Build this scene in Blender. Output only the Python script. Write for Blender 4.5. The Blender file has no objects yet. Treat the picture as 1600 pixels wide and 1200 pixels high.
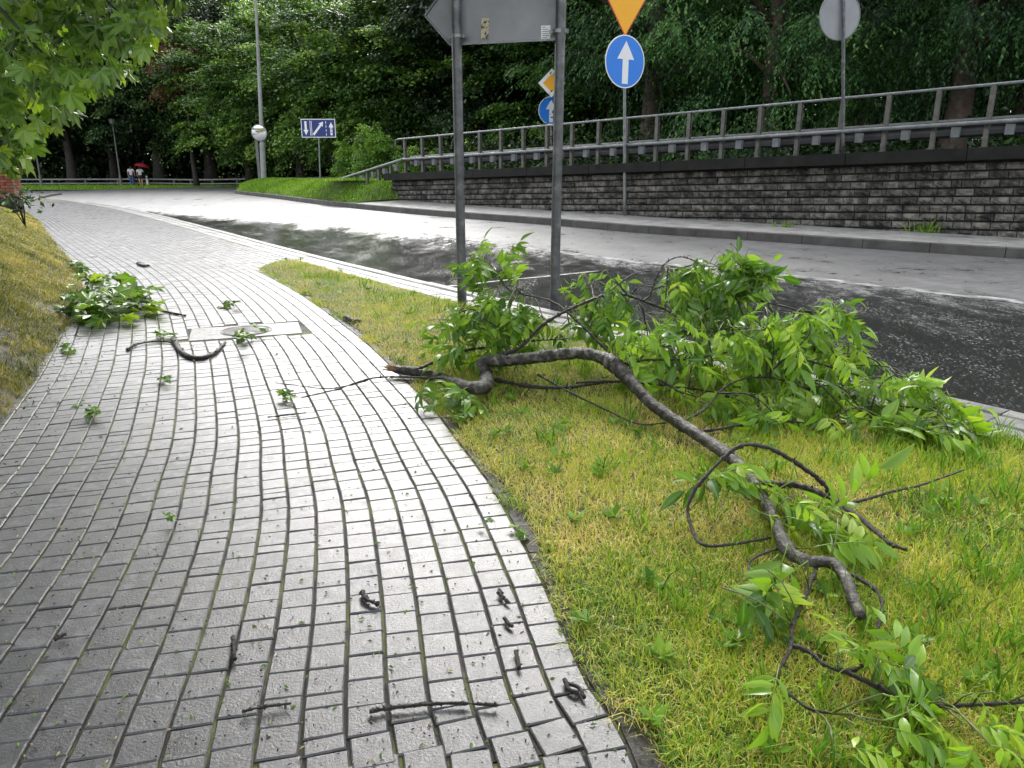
import bpy, bmesh, math, random
import numpy as np
from mathutils import Vector, Matrix, Euler

R = math.radians
rng = np.random.default_rng(7)
random.seed(7)
scene = bpy.context.scene
COL = scene.collection

# ------------------------------------------------------------------ camera, sky, sun, exposure
FPX, PITCH, CH = 1150.0, R(16.1), 1.25
cam = bpy.data.cameras.new('camera')
cam.sensor_width = 36.0
cam.lens = 36.0 * FPX / 1600.0
cam.clip_end = 2000.0
cam.clip_start = 0.05
camo = bpy.data.objects.new('camera', cam)
COL.objects.link(camo)
camo.location = (0, 0, CH)
camo.rotation_euler = (R(90) - PITCH, 0, 0)
scene.camera = camo

SUN_EL, SUN_AZ = R(34), R(4)          # azimuth measured from +Y towards +X
world = bpy.data.worlds.new('World')
scene.world = world
world.use_nodes = True
wn = world.node_tree
wn.nodes.clear()
sky = wn.nodes.new('ShaderNodeTexSky')
sky.sky_type = 'NISHITA'
sky.sun_disc = False
sky.sun_elevation = SUN_EL
sky.sun_rotation = SUN_AZ
sky.air_density = 1.0
sky.dust_density = 4.0
sky.ozone_density = 1.0
hsv = wn.nodes.new('ShaderNodeHueSaturation')
hsv.inputs['Saturation'].default_value = 0.22
bg = wn.nodes.new('ShaderNodeBackground')
bg.inputs['Strength'].default_value = 0.15
wo = wn.nodes.new('ShaderNodeOutputWorld')
wn.links.new(sky.outputs[0], hsv.inputs['Color'])
wn.links.new(hsv.outputs[0], bg.inputs['Color'])
wn.links.new(bg.outputs[0], wo.inputs['Surface'])

sun = bpy.data.lights.new('sun', 'SUN')
sun.energy = 0.5
sun.angle = R(26)
sun.color = (1.0, 0.985, 0.955)
suno = bpy.data.objects.new('sun', sun)
COL.objects.link(suno)
sd = Vector((math.sin(SUN_AZ) * math.cos(SUN_EL), math.cos(SUN_AZ) * math.cos(SUN_EL), math.sin(SUN_EL)))
suno.rotation_euler = (-sd).to_track_quat('-Z', 'Y').to_euler()
suno.location = sd * 60

vs = scene.view_settings
vs.view_transform = 'Standard'
vs.look = 'None'
vs.exposure = 1.9
vs.gamma = 1.0
vs.use_curve_mapping = False
scene.cycles.max_bounces = 6
scene.cycles.transparent_max_bounces = 4
scene.cycles.use_denoising = True

# ------------------------------------------------------------------ helpers
def P(x, y, D):
    """point of the place seen at photo position (x, y), D metres along the viewing axis"""
    u, v = (x - 800) / FPX, (y - 600) / FPX
    return np.array((D * u, D * (math.cos(PITCH) - v * math.sin(PITCH)), CH - D * (math.sin(PITCH) + v * math.cos(PITCH))))

def PY(x, y, Y):
    """point seen at photo position (x, y) in the upright plane Y metres ahead"""
    v = (y - 600) / FPX
    return P(x, y, Y / (math.cos(PITCH) - v * math.sin(PITCH)))

def G(x, y, z=0.0):
    v = (y - 600) / FPX
    return P(x, y, (CH - z) / (math.sin(PITCH) + v * math.cos(PITCH)))

def proj(p):
    """photo position of a point (for choosing which pieces show largest)"""
    x, y, z = p[0], p[1], p[2] - CH
    D = y * math.cos(PITCH) - z * math.sin(PITCH)
    if D < 0.1:
        return None
    up = y * math.sin(PITCH) + z * math.cos(PITCH)
    return 800 + FPX * x / D, 600 - FPX * up / D, D

def mesh(name, V, F, mats=None, attrs=None, smooth=False):
    m = bpy.data.meshes.new(name)
    V = np.asarray(V, dtype=np.float32)
    if isinstance(F, np.ndarray):
        k = F.shape[1]
        m.vertices.add(len(V))
        m.vertices.foreach_set('co', V.ravel())
        m.loops.add(F.size)
        m.loops.foreach_set('vertex_index', F.ravel().astype(np.int32))
        m.polygons.add(len(F))
        m.polygons.foreach_set('loop_start', np.arange(0, F.size, k, dtype=np.int32))
        m.polygons.foreach_set('loop_total', np.full(len(F), k, dtype=np.int32))
        m.update(calc_edges=True)
        m.validate()
    else:
        m.from_pydata([tuple(map(float, v)) for v in V], [], F)
        m.update()
    if smooth:
        m.polygons.foreach_set('use_smooth', np.ones(len(m.polygons), dtype=bool))
    for n, a in (attrs or {}).items():
        at = m.attributes.new(n, 'FLOAT', 'POINT')
        at.data.foreach_set('value', np.asarray(a, dtype=np.float32))
    for mt in (mats or []):
        m.materials.append(mt)
    return m

def obj(name, me, parent=None, loc=None, rot=None, scale=None):
    o = bpy.data.objects.new(name, me)
    COL.objects.link(o)
    if parent is not None:
        o.parent = parent
    if loc is not None:
        o.location = [float(c) for c in loc]
    if rot is not None:
        o.rotation_euler = rot
    if scale is not None:
        o.scale = scale
    return o

def tag(o, label, cat, group=None):
    o['label'] = label
    o['category'] = cat
    if group:
        o['group'] = group
    return o

def empty(name, loc=(0, 0, 0), rz=0.0):
    o = bpy.data.objects.new(name, None)
    COL.objects.link(o)
    o.location = [float(c) for c in loc]
    o.rotation_euler = (0, 0, rz)
    o.empty_display_size = 0.1
    return o

class MB:
    """collects shapes into one mesh"""
    def __init__(self):
        self.V, self.F, self.n, self.A = [], [], 0, []
    def add(self, V, F, a=0.0):
        V = np.asarray(V, dtype=float)
        self.V.append(V)
        self.F += [tuple(i + self.n for i in f) for f in F]
        self.A += [a] * len(V)
        self.n += len(V)
        return self
    def box(self, lo, hi, M=None, bev=0.0):
        (x0, y0, z0), (x1, y1, z1) = lo, hi
        if bev <= 0:
            V = [(x0, y0, z0), (x1, y0, z0), (x1, y1, z0), (x0, y1, z0), (x0, y0, z1), (x1, y0, z1), (x1, y1, z1), (x0, y1, z1)]
            F = [(3, 2, 1, 0), (4, 5, 6, 7), (0, 1, 5, 4), (1, 2, 6, 5), (2, 3, 7, 6), (3, 0, 4, 7)]
        else:
            b = bev
            V = [(x0, y0, z0), (x1, y0, z0), (x1, y1, z0), (x0, y1, z0),
                 (x0, y0, z1 - b), (x1, y0, z1 - b), (x1, y1, z1 - b), (x0, y1, z1 - b),
                 (x0 + b, y0 + b, z1), (x1 - b, y0 + b, z1), (x1 - b, y1 - b, z1), (x0 + b, y1 - b, z1)]
            F = [(3, 2, 1, 0), (0, 1, 5, 4), (1, 2, 6, 5), (2, 3, 7, 6), (3, 0, 4, 7),
                 (4, 5, 9, 8), (5, 6, 10, 9), (6, 7, 11, 10), (7, 4, 8, 11), (8, 9, 10, 11)]
        V = np.array(V, dtype=float)
        if M is not None:
            V = V @ np.array(M)[:3, :3].T + np.array(M)[:3, 3]
        return self.add(V, F)
    def tube(self, path, rad, n=8, cap=True, a=0.0):
        V, F = tube(path, rad, n, cap)
        return self.add(V, F, a)
    def prism(self, poly, h0, h1, M=None):
        n = len(poly)
        V = [(x, y, h0) for x, y in poly] + [(x, y, h1) for x, y in poly]
        F = [tuple(range(n))[::-1], tuple(range(n, 2 * n))] + [(i, (i + 1) % n, n + (i + 1) % n, n + i) for i in range(n)]
        V = np.array(V, dtype=float)
        if M is not None:
            V = V @ np.array(M)[:3, :3].T + np.array(M)[:3, 3]
        return self.add(V, F)
    def mesh(self, name, mat=None, smooth=False):
        return mesh(name, np.concatenate(self.V), self.F, [mat] if mat else None, {'rnd': self.A}, smooth)

def tube(path, rad, n=8, cap=True):
    path = np.asarray(path, dtype=float)
    k = len(path)
    rad = np.broadcast_to(np.asarray(rad, dtype=float), (k,))
    T = np.gradient(path, axis=0)
    T /= np.linalg.norm(T, axis=1)[:, None] + 1e-9
    up = np.array((0.0, 0.0, 1.0)) if abs(T[0][2]) < 0.9 else np.array((1.0, 0.0, 0.0))
    u = np.cross(T[0], up); u /= np.linalg.norm(u)
    V = []
    for i in range(k):
        u = u - T[i] * np.dot(u, T[i]); u /= np.linalg.norm(u) + 1e-9
        w = np.cross(T[i], u)
        for j in range(n):
            a = 2 * math.pi * j / n
            V.append(path[i] + rad[i] * (math.cos(a) * u + math.sin(a) * w))
    F = []
    for i in range(k - 1):
        for j in range(n):
            F.append((i * n + j, i * n + (j + 1) % n, (i + 1) * n + (j + 1) % n, (i + 1) * n + j))
    if cap:
        F.append(tuple(range(n))[::-1]); F.append(tuple(range((k - 1) * n, k * n)))
    return np.array(V), F

def smooth_path(pts, step):
    """Catmull-Rom through pts, resampled by arc length"""
    p = np.asarray(pts, dtype=float)
    q = np.vstack([2 * p[0] - p[1], p, 2 * p[-1] - p[-2]])
    out = []
    for i in range(1, len(q) - 2):
        for t in np.linspace(0, 1, 14, endpoint=False):
            a, b, c, d = q[i - 1], q[i], q[i + 1], q[i + 2]
            out.append(.5 * (2 * b + (c - a) * t + (2 * a - 5 * b + 4 * c - d) * t * t + (3 * b - a - 3 * c + d) * t ** 3))
    out.append(q[-2])
    out = np.array(out)
    s = np.concatenate([[0], np.cumsum(np.linalg.norm(np.diff(out, axis=0), axis=1))])
    n = max(2, int(round(s[-1] / step)) + 1)
    t = np.linspace(0, s[-1], n)
    return np.stack([np.interp(t, s, out[:, k]) for k in range(out.shape[1])], axis=1)

def basis(x, y, z, o=(0, 0, 0)):
    M = np.eye(4); M[:3, 0] = x; M[:3, 1] = y; M[:3, 2] = z; M[:3, 3] = o
    return M

def unit(v):
    v = np.asarray(v, dtype=float)
    return v / (np.linalg.norm(v) + 1e-9)

def vnoise(x, y, seed=0):
    """smooth value noise, numpy"""
    x = np.asarray(x, dtype=float); y = np.asarray(y, dtype=float)
    xi, yi = np.floor(x), np.floor(y)
    fx, fy = x - xi, y - yi
    fx = fx * fx * (3 - 2 * fx); fy = fy * fy * (3 - 2 * fy)
    def h(a, b):
        s = np.sin(a * 127.1 + b * 311.7 + seed * 74.7) * 43758.5453
        return s - np.floor(s)
    return (h(xi, yi) * (1 - fx) + h(xi + 1, yi) * fx) * (1 - fy) + (h(xi, yi + 1) * (1 - fx) + h(xi + 1, yi + 1) * fx) * fy

# ------------------------------------------------------------------ materials
def newmat(name):
    m = bpy.data.materials.new(name)
    m.use_nodes = True
    nt = m.node_tree
    nt.nodes.clear()
    out = nt.nodes.new('ShaderNodeOutputMaterial')
    return m, nt, out

def N(nt, t, **kw):
    n = nt.nodes.new(t)
    for k, v in kw.items():
        if k.startswith('i_'):
            n.inputs[k[2:].replace('_', ' ')].default_value = v
        else:
            setattr(n, k, v)
    return n

def noise(nt, scale, detail=4.0, rough=0.55, coord=None, dist=0.0):
    n = N(nt, 'ShaderNodeTexNoise')
    n.inputs['Scale'].default_value = scale
    n.inputs['Detail'].default_value = detail
    n.inputs['Roughness'].default_value = rough
    n.inputs['Distortion'].default_value = dist
    if coord is not None:
        nt.links.new(coord, n.inputs['Vector'])
    return n

def ramp(nt, fac, stops):
    r = N(nt, 'ShaderNodeValToRGB')
    el = r.color_ramp.elements
    el[0].position, el[0].color = stops[0][0], (*stops[0][1], 1)
    el[1].position, el[1].color = stops[-1][0], (*stops[-1][1], 1)
    for p, c in stops[1:-1]:
        e = el.new(p); e.color = (*c, 1)
    nt.links.new(fac, r.inputs['Fac'])
    return r

def grey(v):
    return (v, v, v)

def world_coord(nt):
    return N(nt, 'ShaderNodeNewGeometry').outputs['Position']

def obj_coord(nt):
    return N(nt, 'ShaderNodeTexCoord').outputs['Object']

def surf(name, stops, scale=6.0, rough=(0.5, 0.8), bump=0.0, bscale=60.0, coord='world', metal=0.0, detail=5.0, spec=0.5, rnd=0.0, coat=0.0):
    """noise-coloured solid surface"""
    m, nt, out = newmat(name)
    c = world_coord(nt) if coord == 'world' else obj_coord(nt)
    n = noise(nt, scale, detail, 0.6, c)
    fac = n.outputs['Fac']
    if rnd > 0:
        oi = N(nt, 'ShaderNodeObjectInfo')
        at = N(nt, 'ShaderNodeAttribute', attribute_name='rnd')
        ad = N(nt, 'ShaderNodeMath', operation='ADD')
        nt.links.new(oi.outputs['Random'], ad.inputs[0]); nt.links.new(at.outputs['Fac'], ad.inputs[1])
        fr = N(nt, 'ShaderNodeMath', operation='FRACT'); nt.links.new(ad.outputs[0], fr.inputs[0])
        ma = N(nt, 'ShaderNodeMath', operation='MULTIPLY_ADD'); ma.inputs[1].default_value = rnd; ma.inputs[2].default_value = -rnd / 2
        nt.links.new(fr.outputs[0], ma.inputs[0])
        a2 = N(nt, 'ShaderNodeMath', operation='ADD'); nt.links.new(ma.outputs[0], a2.inputs[0]); nt.links.new(fac, a2.inputs[1])
        fac = a2.outputs[0]
    cr = ramp(nt, fac, stops)
    b = N(nt, 'ShaderNodeBsdfPrincipled')
    nt.links.new(cr.outputs[0], b.inputs['Base Color'])
    mr = N(nt, 'ShaderNodeMapRange')
    n2 = noise(nt, scale * 2.3, 3.0, 0.6, c)
    nt.links.new(n2.outputs['Fac'], mr.inputs['Value'])
    mr.inputs['From Min'].default_value = 0.3; mr.inputs['From Max'].default_value = 0.7
    mr.inputs['To Min'].default_value = rough[0]; mr.inputs['To Max'].default_value = rough[1]
    nt.links.new(mr.outputs[0], b.inputs['Roughness'])
    b.inputs['Metallic'].default_value = metal
    b.inputs['Specular IOR Level'].default_value = spec
    b.inputs['Coat Weight'].default_value = coat
    b.inputs['Coat Roughness'].default_value = 0.12
    if bump > 0:
        n3 = noise(nt, bscale, 4.0, 0.65, c)
        bp = N(nt, 'ShaderNodeBump'); bp.inputs['Strength'].default_value = bump; bp.inputs['Distance'].default_value = 0.01
        nt.links.new(n3.outputs['Fac'], bp.inputs['Height'])
        nt.links.new(bp.outputs[0], b.inputs['Normal'])
    nt.links.new(b.outputs[0], out.inputs['Surface'])
    return m

def leafmat(name, stops, trans=0.4, tcol=(1.25, 1.2, 0.5), rough=0.38, objrnd=0.25, spec=0.45, mid=False):
    m, nt, out = newmat(name)
    at = N(nt, 'ShaderNodeAttribute', attribute_name='rnd')
    oi = N(nt, 'ShaderNodeObjectInfo')
    ma = N(nt, 'ShaderNodeMath', operation='MULTIPLY_ADD')
    nt.links.new(oi.outputs['Random'], ma.inputs[0]); ma.inputs[1].default_value = objrnd
    ma.inputs[2].default_value = -objrnd / 2
    ad = N(nt, 'ShaderNodeMath', operation='ADD'); ad.use_clamp = True
    nt.links.new(ma.outputs[0], ad.inputs[0]); nt.links.new(at.outputs['Fac'], ad.inputs[1])
    cr = ramp(nt, ad.outputs[0], stops)
    colr = cr.outputs[0]
    if mid:
        a2 = N(nt, 'ShaderNodeAttribute', attribute_name='mid')
        pw = N(nt, 'ShaderNodeMath', operation='POWER'); pw.inputs[1].default_value = 9.0
        nt.links.new(a2.outputs['Fac'], pw.inputs[0])
        mx = N(nt, 'ShaderNodeMix', data_type='RGBA')
        ms = N(nt, 'ShaderNodeMath', operation='MULTIPLY'); ms.inputs[1].default_value = 0.6
        nt.links.new(pw.outputs[0], ms.inputs[0])
        nt.links.new(ms.outputs[0], mx.inputs['Factor'])
        nt.links.new(colr, mx.inputs['A']); mx.inputs['B'].default_value = (0.22, 0.34, 0.09, 1)
        colr = mx.outputs['Result']
    if mid:
        gb = N(nt, 'ShaderNodeNewGeometry'); mb_ = N(nt, 'ShaderNodeMix', data_type='RGBA'); mf = N(nt, 'ShaderNodeMath', operation='MULTIPLY'); mf.inputs[1].default_value = .22
        nt.links.new(gb.outputs['Backfacing'], mf.inputs[0]); nt.links.new(mf.outputs[0], mb_.inputs['Factor']); nt.links.new(colr, mb_.inputs['A']); mb_.inputs['B'].default_value = (.26, .36, .16, 1)
        colr = mb_.outputs['Result']
    b = N(nt, 'ShaderNodeBsdfPrincipled')
    nt.links.new(colr, b.inputs['Base Color'])
    b.inputs['Roughness'].default_value = rough
    b.inputs['Specular IOR Level'].default_value = spec
    tr = N(nt, 'ShaderNodeBsdfTranslucent')
    mu = N(nt, 'ShaderNodeMix', data_type='RGBA', blend_type='MULTIPLY'); mu.inputs['Factor'].default_value = 1.0
    nt.links.new(colr, mu.inputs['A']); mu.inputs['B'].default_value = (*tcol, 1)
    nt.links.new(mu.outputs['Result'], tr.inputs['Color'])
    ms = N(nt, 'ShaderNodeMixShader'); ms.inputs[0].default_value = trans
    nt.links.new(b.outputs[0], ms.inputs[1]); nt.links.new(tr.outputs[0], ms.inputs[2])
    nt.links.new(ms.outputs[0], out.inputs['Surface'])
    return m

M = {}
# wet concrete pavers
def paver_mat():
    m, nt, out = newmat('wet_paver')
    c = world_coord(nt)
    oi = N(nt, 'ShaderNodeObjectInfo'); at = N(nt, 'ShaderNodeAttribute', attribute_name='rnd')
    ad = N(nt, 'ShaderNodeMath', operation='ADD'); nt.links.new(oi.outputs['Random'], ad.inputs[0]); nt.links.new(at.outputs['Fac'], ad.inputs[1])
    fr = N(nt, 'ShaderNodeMath', operation='FRACT'); nt.links.new(ad.outputs[0], fr.inputs[0])
    big = noise(nt, 0.9, 4, .6, c); fine = noise(nt, 260, 3, .7, c); blot = noise(nt, 22, 5, .65, c)
    s1 = N(nt, 'ShaderNodeMath', operation='MULTIPLY_ADD'); s1.inputs[1].default_value = .16; nt.links.new(fr.outputs[0], s1.inputs[0]); nt.links.new(blot.outputs['Fac'], s1.inputs[2])
    s2 = N(nt, 'ShaderNodeMath', operation='MULTIPLY_ADD'); s2.inputs[1].default_value = .5; nt.links.new(fine.outputs['Fac'], s2.inputs[0]); nt.links.new(s1.outputs[0], s2.inputs[2])
    cr = ramp(nt, s2.outputs[0], [(.45, (.009, .009, .0105)), (.85, (.027, .027, .03)), (1.25, (.08, .08, .085))])
    b = N(nt, 'ShaderNodeBsdfPrincipled'); nt.links.new(cr.outputs[0], b.inputs['Base Color'])
    wet = N(nt, 'ShaderNodeMath', operation='MULTIPLY_ADD'); wet.inputs[1].default_value = .5; nt.links.new(fr.outputs[0], wet.inputs[0]); nt.links.new(big.outputs['Fac'], wet.inputs[2])
    mr = N(nt, 'ShaderNodeMapRange'); nt.links.new(wet.outputs[0], mr.inputs['Value'])
    mr.inputs['From Min'].default_value = .4; mr.inputs['From Max'].default_value = 1.0; mr.inputs['To Min'].default_value = .26; mr.inputs['To Max'].default_value = .46
    nt.links.new(mr.outputs[0], b.inputs['Roughness'])
    b.inputs['Specular IOR Level'].default_value = .6
    b.inputs['Coat Weight'].default_value = .75; b.inputs['Coat Roughness'].default_value = .2; b.inputs['Coat IOR'].default_value = 1.5
    n3 = noise(nt, 130, 5, .7, c)
    bp = N(nt, 'ShaderNodeBump'); bp.inputs['Strength'].default_value = .55; bp.inputs['Distance'].default_value = .0045
    nt.links.new(n3.outputs['Fac'], bp.inputs['Height']); nt.links.new(bp.outputs[0], b.inputs['Normal']); nt.links.new(bp.outputs[0], b.inputs['Coat Normal'])
    nt.links.new(b.outputs[0], out.inputs['Surface'])
    return m
M['paver'] = paver_mat()

def road_mat():
    m, nt, out = newmat('wet_asphalt')
    c = world_coord(nt)
    at = N(nt, 'ShaderNodeAttribute', attribute_name='puddle')
    stretch = N(nt, 'ShaderNodeMapping'); stretch.inputs['Rotation'].default_value = (0, 0, R(-36)); stretch.inputs['Scale'].default_value = (1.0, .35, 1)
    nt.links.new(c, stretch.inputs['Vector'])
    big = noise(nt, 1.1, 6, .65, stretch.outputs[0])
    fs = N(nt, 'ShaderNodeMapping'); fs.inputs['Rotation'].default_value = (0, 0, R(-36)); fs.inputs['Scale'].default_value = (1.0, .5, 1); nt.links.new(c, fs.inputs['Vector'])
    fine = noise(nt, 5.5, 12, .86, fs.outputs[0])
    # puddle mask = distance field + noise
    s = N(nt, 'ShaderNodeMath', operation='MULTIPLY_ADD'); s.inputs[1].default_value = .9; nt.links.new(big.outputs['Fac'], s.inputs[0]); nt.links.new(at.outputs['Fac'], s.inputs[2])
    s2 = N(nt, 'ShaderNodeMath', operation='MULTIPLY_ADD'); s2.inputs[1].default_value = 1.25; nt.links.new(fine.outputs['Fac'], s2.inputs[0]); nt.links.new(s.outputs[0], s2.inputs[2])
    mk = N(nt, 'ShaderNodeMapRange'); mk.interpolation_type = 'SMOOTHSTEP'; nt.links.new(s2.outputs[0], mk.inputs['Value'])
    mk.inputs['From Min'].default_value = 1.2; mk.inputs['From Max'].default_value = 1.72
    grain = noise(nt, 120, 3, .7, c)
    sm = N(nt, 'ShaderNodeMapping'); sm.inputs['Scale'].default_value = (1.0, .4, 1); nt.links.new(c, sm.inputs['Vector'])
    spk = noise(nt, 60, 3, .8, sm.outputs[0]); spb = noise(nt, 2.2, 3, .6, sm.outputs[0])
    sa = N(nt, 'ShaderNodeMath', operation='MULTIPLY_ADD'); sa.inputs[1].default_value = .35; nt.links.new(spb.outputs['Fac'], sa.inputs[0]); nt.links.new(spk.outputs['Fac'], sa.inputs[2])
    sp_ = N(nt, 'ShaderNodeMapRange'); nt.links.new(sa.outputs[0], sp_.inputs['Value']); sp_.inputs['From Min'].default_value = .74; sp_.inputs['From Max'].default_value = .86; sp_.inputs['To Min'].default_value = 1.0; sp_.inputs['To Max'].default_value = .35
    mkm = N(nt, 'ShaderNodeMath', operation='MULTIPLY'); nt.links.new(mk.outputs[0], mkm.inputs[0]); nt.links.new(sp_.outputs[0], mkm.inputs[1])
    stn = noise(nt, 1.3, 10, .8, c); stf = noise(nt, 5, 10, .85, c)
    sta = N(nt, 'ShaderNodeMath', operation='MULTIPLY_ADD'); sta.inputs[1].default_value = .75; nt.links.new(stf.outputs['Fac'], sta.inputs[0]); nt.links.new(stn.outputs['Fac'], sta.inputs[2])
    stm = N(nt, 'ShaderNodeMapRange'); nt.links.new(sta.outputs[0], stm.inputs['Value']); stm.inputs['From Min'].default_value = .88; stm.inputs['From Max'].default_value = 1.06; stm.inputs['To Max'].default_value = .75
    mk = N(nt, 'ShaderNodeMath', operation='MAXIMUM'); nt.links.new(mkm.outputs[0], mk.inputs[0]); nt.links.new(stm.outputs[0], mk.inputs[1])
    gm = N(nt, 'ShaderNodeMath', operation='MULTIPLY_ADD'); gm.inputs[1].default_value = .35; nt.links.new(grain.outputs['Fac'], gm.inputs[0]); nt.links.new(stf.outputs['Fac'], gm.inputs[2])
    cr = ramp(nt, gm.outputs[0], [(.5, (.035, .035, .038)), (.66, (.08, .08, .085)), (.82, (.24, .24, .245))])
    mx = N(nt, 'ShaderNodeMix', data_type='RGBA'); nt.links.new(mk.outputs[0], mx.inputs['Factor']); nt.links.new(cr.outputs[0], mx.inputs['A']); mx.inputs['B'].default_value = (.022, .023, .022, 1)
    b = N(nt, 'ShaderNodeBsdfPrincipled'); nt.links.new(mx.outputs['Result'], b.inputs['Base Color'])
    rr = N(nt, 'ShaderNodeMapRange'); nt.links.new(mk.outputs[0], rr.inputs['Value']); rr.inputs['To Min'].default_value = .42; rr.inputs['To Max'].default_value = .11
    nt.links.new(rr.outputs[0], b.inputs['Roughness'])
    b.inputs['Specular IOR Level'].default_value = .6
    cw = N(nt, 'ShaderNodeMath', operation='MULTIPLY_ADD'); nt.links.new(mk.outputs[0], cw.inputs[0]); cw.inputs[1].default_value = -.9; cw.inputs[2].default_value = .9; nt.links.new(cw.outputs[0], b.inputs['Coat Weight'])
    b.inputs['Coat Roughness'].default_value = .42
    bs = N(nt, 'ShaderNodeMapRange'); nt.links.new(mk.outputs[0], bs.inputs['Value']); bs.inputs['To Min'].default_value = 1.0; bs.inputs['To Max'].default_value = .16
    bn = noise(nt, 14, 10, .9, c)
    bp = N(nt, 'ShaderNodeBump'); bp.inputs['Distance'].default_value = .012
    nt.links.new(bs.outputs[0], bp.inputs['Strength']); nt.links.new(bn.outputs['Fac'], bp.inputs['Height']); nt.links.new(bp.outputs[0], b.inputs['Normal'])
    nt.links.new(b.outputs[0], out.inputs['Surface'])
    return m
M['road'] = road_mat()
M['joint'] = surf('joint_sand_and_moss', [(.38, (.010, .009, .007)), (.48, (.03, .028, .016)), (.56, (.10, .12, .014)), (.75, (.07, .09, .014))], 3.0, (.6, .9), .6, 160)
M['concrete'] = surf('wet_concrete', [(.3, (.2, .197, .19)), (.5, (.36, .352, .335)), (.7, (.5, .49, .465))], 3, (.25, .5), .3, 90)
M['kerb'] = surf('kerb_concrete', [(.3, (.10, .10, .098)), (.7, (.24, .235, .22))], 7, (.25, .5), .35, 120, rnd=.25)
M['edging'] = surf('dirty_edging', [(.35, (.018, .016, .011)), (.55, (.05, .046, .038)), (.75, (.12, .117, .105))], 9, (.4, .7), 1.0, 60, rnd=.2, spec=.4)
M['kerb_far'] = surf('dark_kerb_concrete', [(.3, (.05, .047, .043)), (.7, (.11, .105, .098))], 3, (.5, .8), .3, 70, rnd=.2)
M['soil'] = surf('soil', [(.3, (.018, .015, .008)), (.5, (.05, .045, .018)), (.75, (.12, .11, .035))], 9, (.6, .95), 1.0, 60)
M['floor'] = surf('forest_floor', [(.3, (.012, .013, .007)), (.6, (.03, .035, .012)), (.8, (.05, .06, .02))], 1.5, (.7, 1), .8, 10)
M['lawn'] = surf('lawn_ground', [(.3, (.04, .075, .012)), (.6, (.075, .13, .02)), (.8, (.12, .16, .03))], 2.5, (.7, 1), .8, 20)
M['brick'] = surf('rough_stone_block', [(.32, (.008, .0075, .007)), (.48, (.06, .055, .048)), (.72, (.21, .195, .172))], 7, (.35, .75), 1.0, 38, rnd=.22)
M['mortar'] = surf('dark_wet_mortar', [(.3, (.008, .008, .008)), (.7, (.025, .024, .022))], 6, (.5, .8), .5, 50)
M['coping'] = surf('dark_wet_coping', [(.3, (.006, .006, .006)), (.7, (.02, .019, .018))], 2.2, (.55, .8), .3, 40, spec=.25)
M['galv'] = surf('galvanised_steel', [(.3, (.14, .155, .158)), (.7, (.27, .285, .285))], 9, (.35, .55), .08, 60, metal=.55, coord='obj')
M['galv_dark'] = surf('weathered_steel', [(.3, (.09, .095, .095)), (.7, (.2, .205, .2))], 12, (.4, .65), .15, 60, metal=.4, coord='obj')
M['beam'] = surf('dark_beam_steel', [(.3, (.025, .027, .028)), (.7, (.06, .062, .062))], 5, (.5, .7), .1, 40)
M['post_steel'] = surf('guard_post_steel', [(.3, (.085, .08, .072)), (.6, (.16, .155, .145)), (.8, (.13, .09, .06))], 10, (.4, .65), .1, 60, metal=.35)
M['block'] = surf('bright_zinc_block', [(.3, (.2, .215, .23)), (.7, (.31, .325, .335))], 9, (.35, .5), .05, 60, metal=.3)
M['sign_back'] = surf('grey_sign_back', [(.3, (.24, .245, .26)), (.7, (.31, .315, .335))], 3.5, (.45, .6), .03, 60, metal=.25, coord='obj')
M['pole_grey'] = surf('grey_painted_pole', [(.3, (.055, .058, .062)), (.55, (.11, .115, .12)), (.75, (.22, .22, .22))], 11, (.3, .5), .12, 35, metal=.3, coord='obj', detail=7)
M['lamp_pole'] = surf('lamp_pole_concrete', [(.3, (.24, .245, .25)), (.7, (.38, .385, .38))], 4, (.5, .7), .2, 30)
M['blue'] = surf('blue_sign_film', [(.3, (.012, .2, .76)), (.7, (.018, .23, .82))], 3, (.3, .4), 0, coord='obj')
M['navy'] = surf('navy_sign_film', [(.3, (.006, .022, .17)), (.7, (.009, .028, .2))], 3, (.3, .4), 0, coord='obj')
M['white'] = surf('white_sign_film', [(.3, (.84, .85, .86)), (.7, (.9, .9, .9))], 3, (.35, .45), 0, coord='obj')
M['yellow'] = surf('amber_sign_film', [(.3, (.93, .42, .002)), (.7, (.95, .45, .004))], 3, (.35, .45), 0, coord='obj')
M['red'] = surf('red_sign_film', [(.3, (.42, .035, .012)), (.7, (.48, .045, .016))], 3, (.35, .45), 0, coord='obj')
M['paint'] = surf('worn_road_paint', [(.4, (.05, .05, .05)), (.53, (.3, .3, .295)), (.7, (.6, .6, .59))], 5, (.25, .5), .4, 90)
M['bark'] = surf('wet_grey_bark', [(.3, (.008, .007, .006)), (.48, (.03, .026, .02)), (.58, (.09, .082, .065)), (.72, (.24, .235, .2))], 26, (.3, .6), 1.0, 90, detail=7)
M['twig'] = surf('wet_black_twig', [(.3, (.008, .006, .005)), (.6, (.028, .021, .016)), (.8, (.07, .055, .04))], 60, (.28, .5), .9, 220)
M['wood'] = surf('torn_wood', [(.3, (.16, .07, .025)), (.7, (.38, .22, .09))], 60, (.5, .8), 1.0, 120)
M['trunk'] = surf('dark_trunk', [(.3, (.012, .010, .008)), (.7, (.045, .037, .028))], 5, (.6, .9), 1.0, 14)
M['trunk_brown'] = surf('red_brown_trunk', [(.3, (.03, .02, .014)), (.7, (.12, .085, .065))], 5, (.6, .9), 1.0, 14)
M['debris'] = surf('dark_litter', [(.3, (.006, .005, .004)), (.7, (.03, .022, .014))], 40, (.35, .7))
M['straw'] = surf('pale_litter', [(.3, (.35, .25, .05)), (.7, (.5, .42, .2))], 40, (.5, .8))
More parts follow.
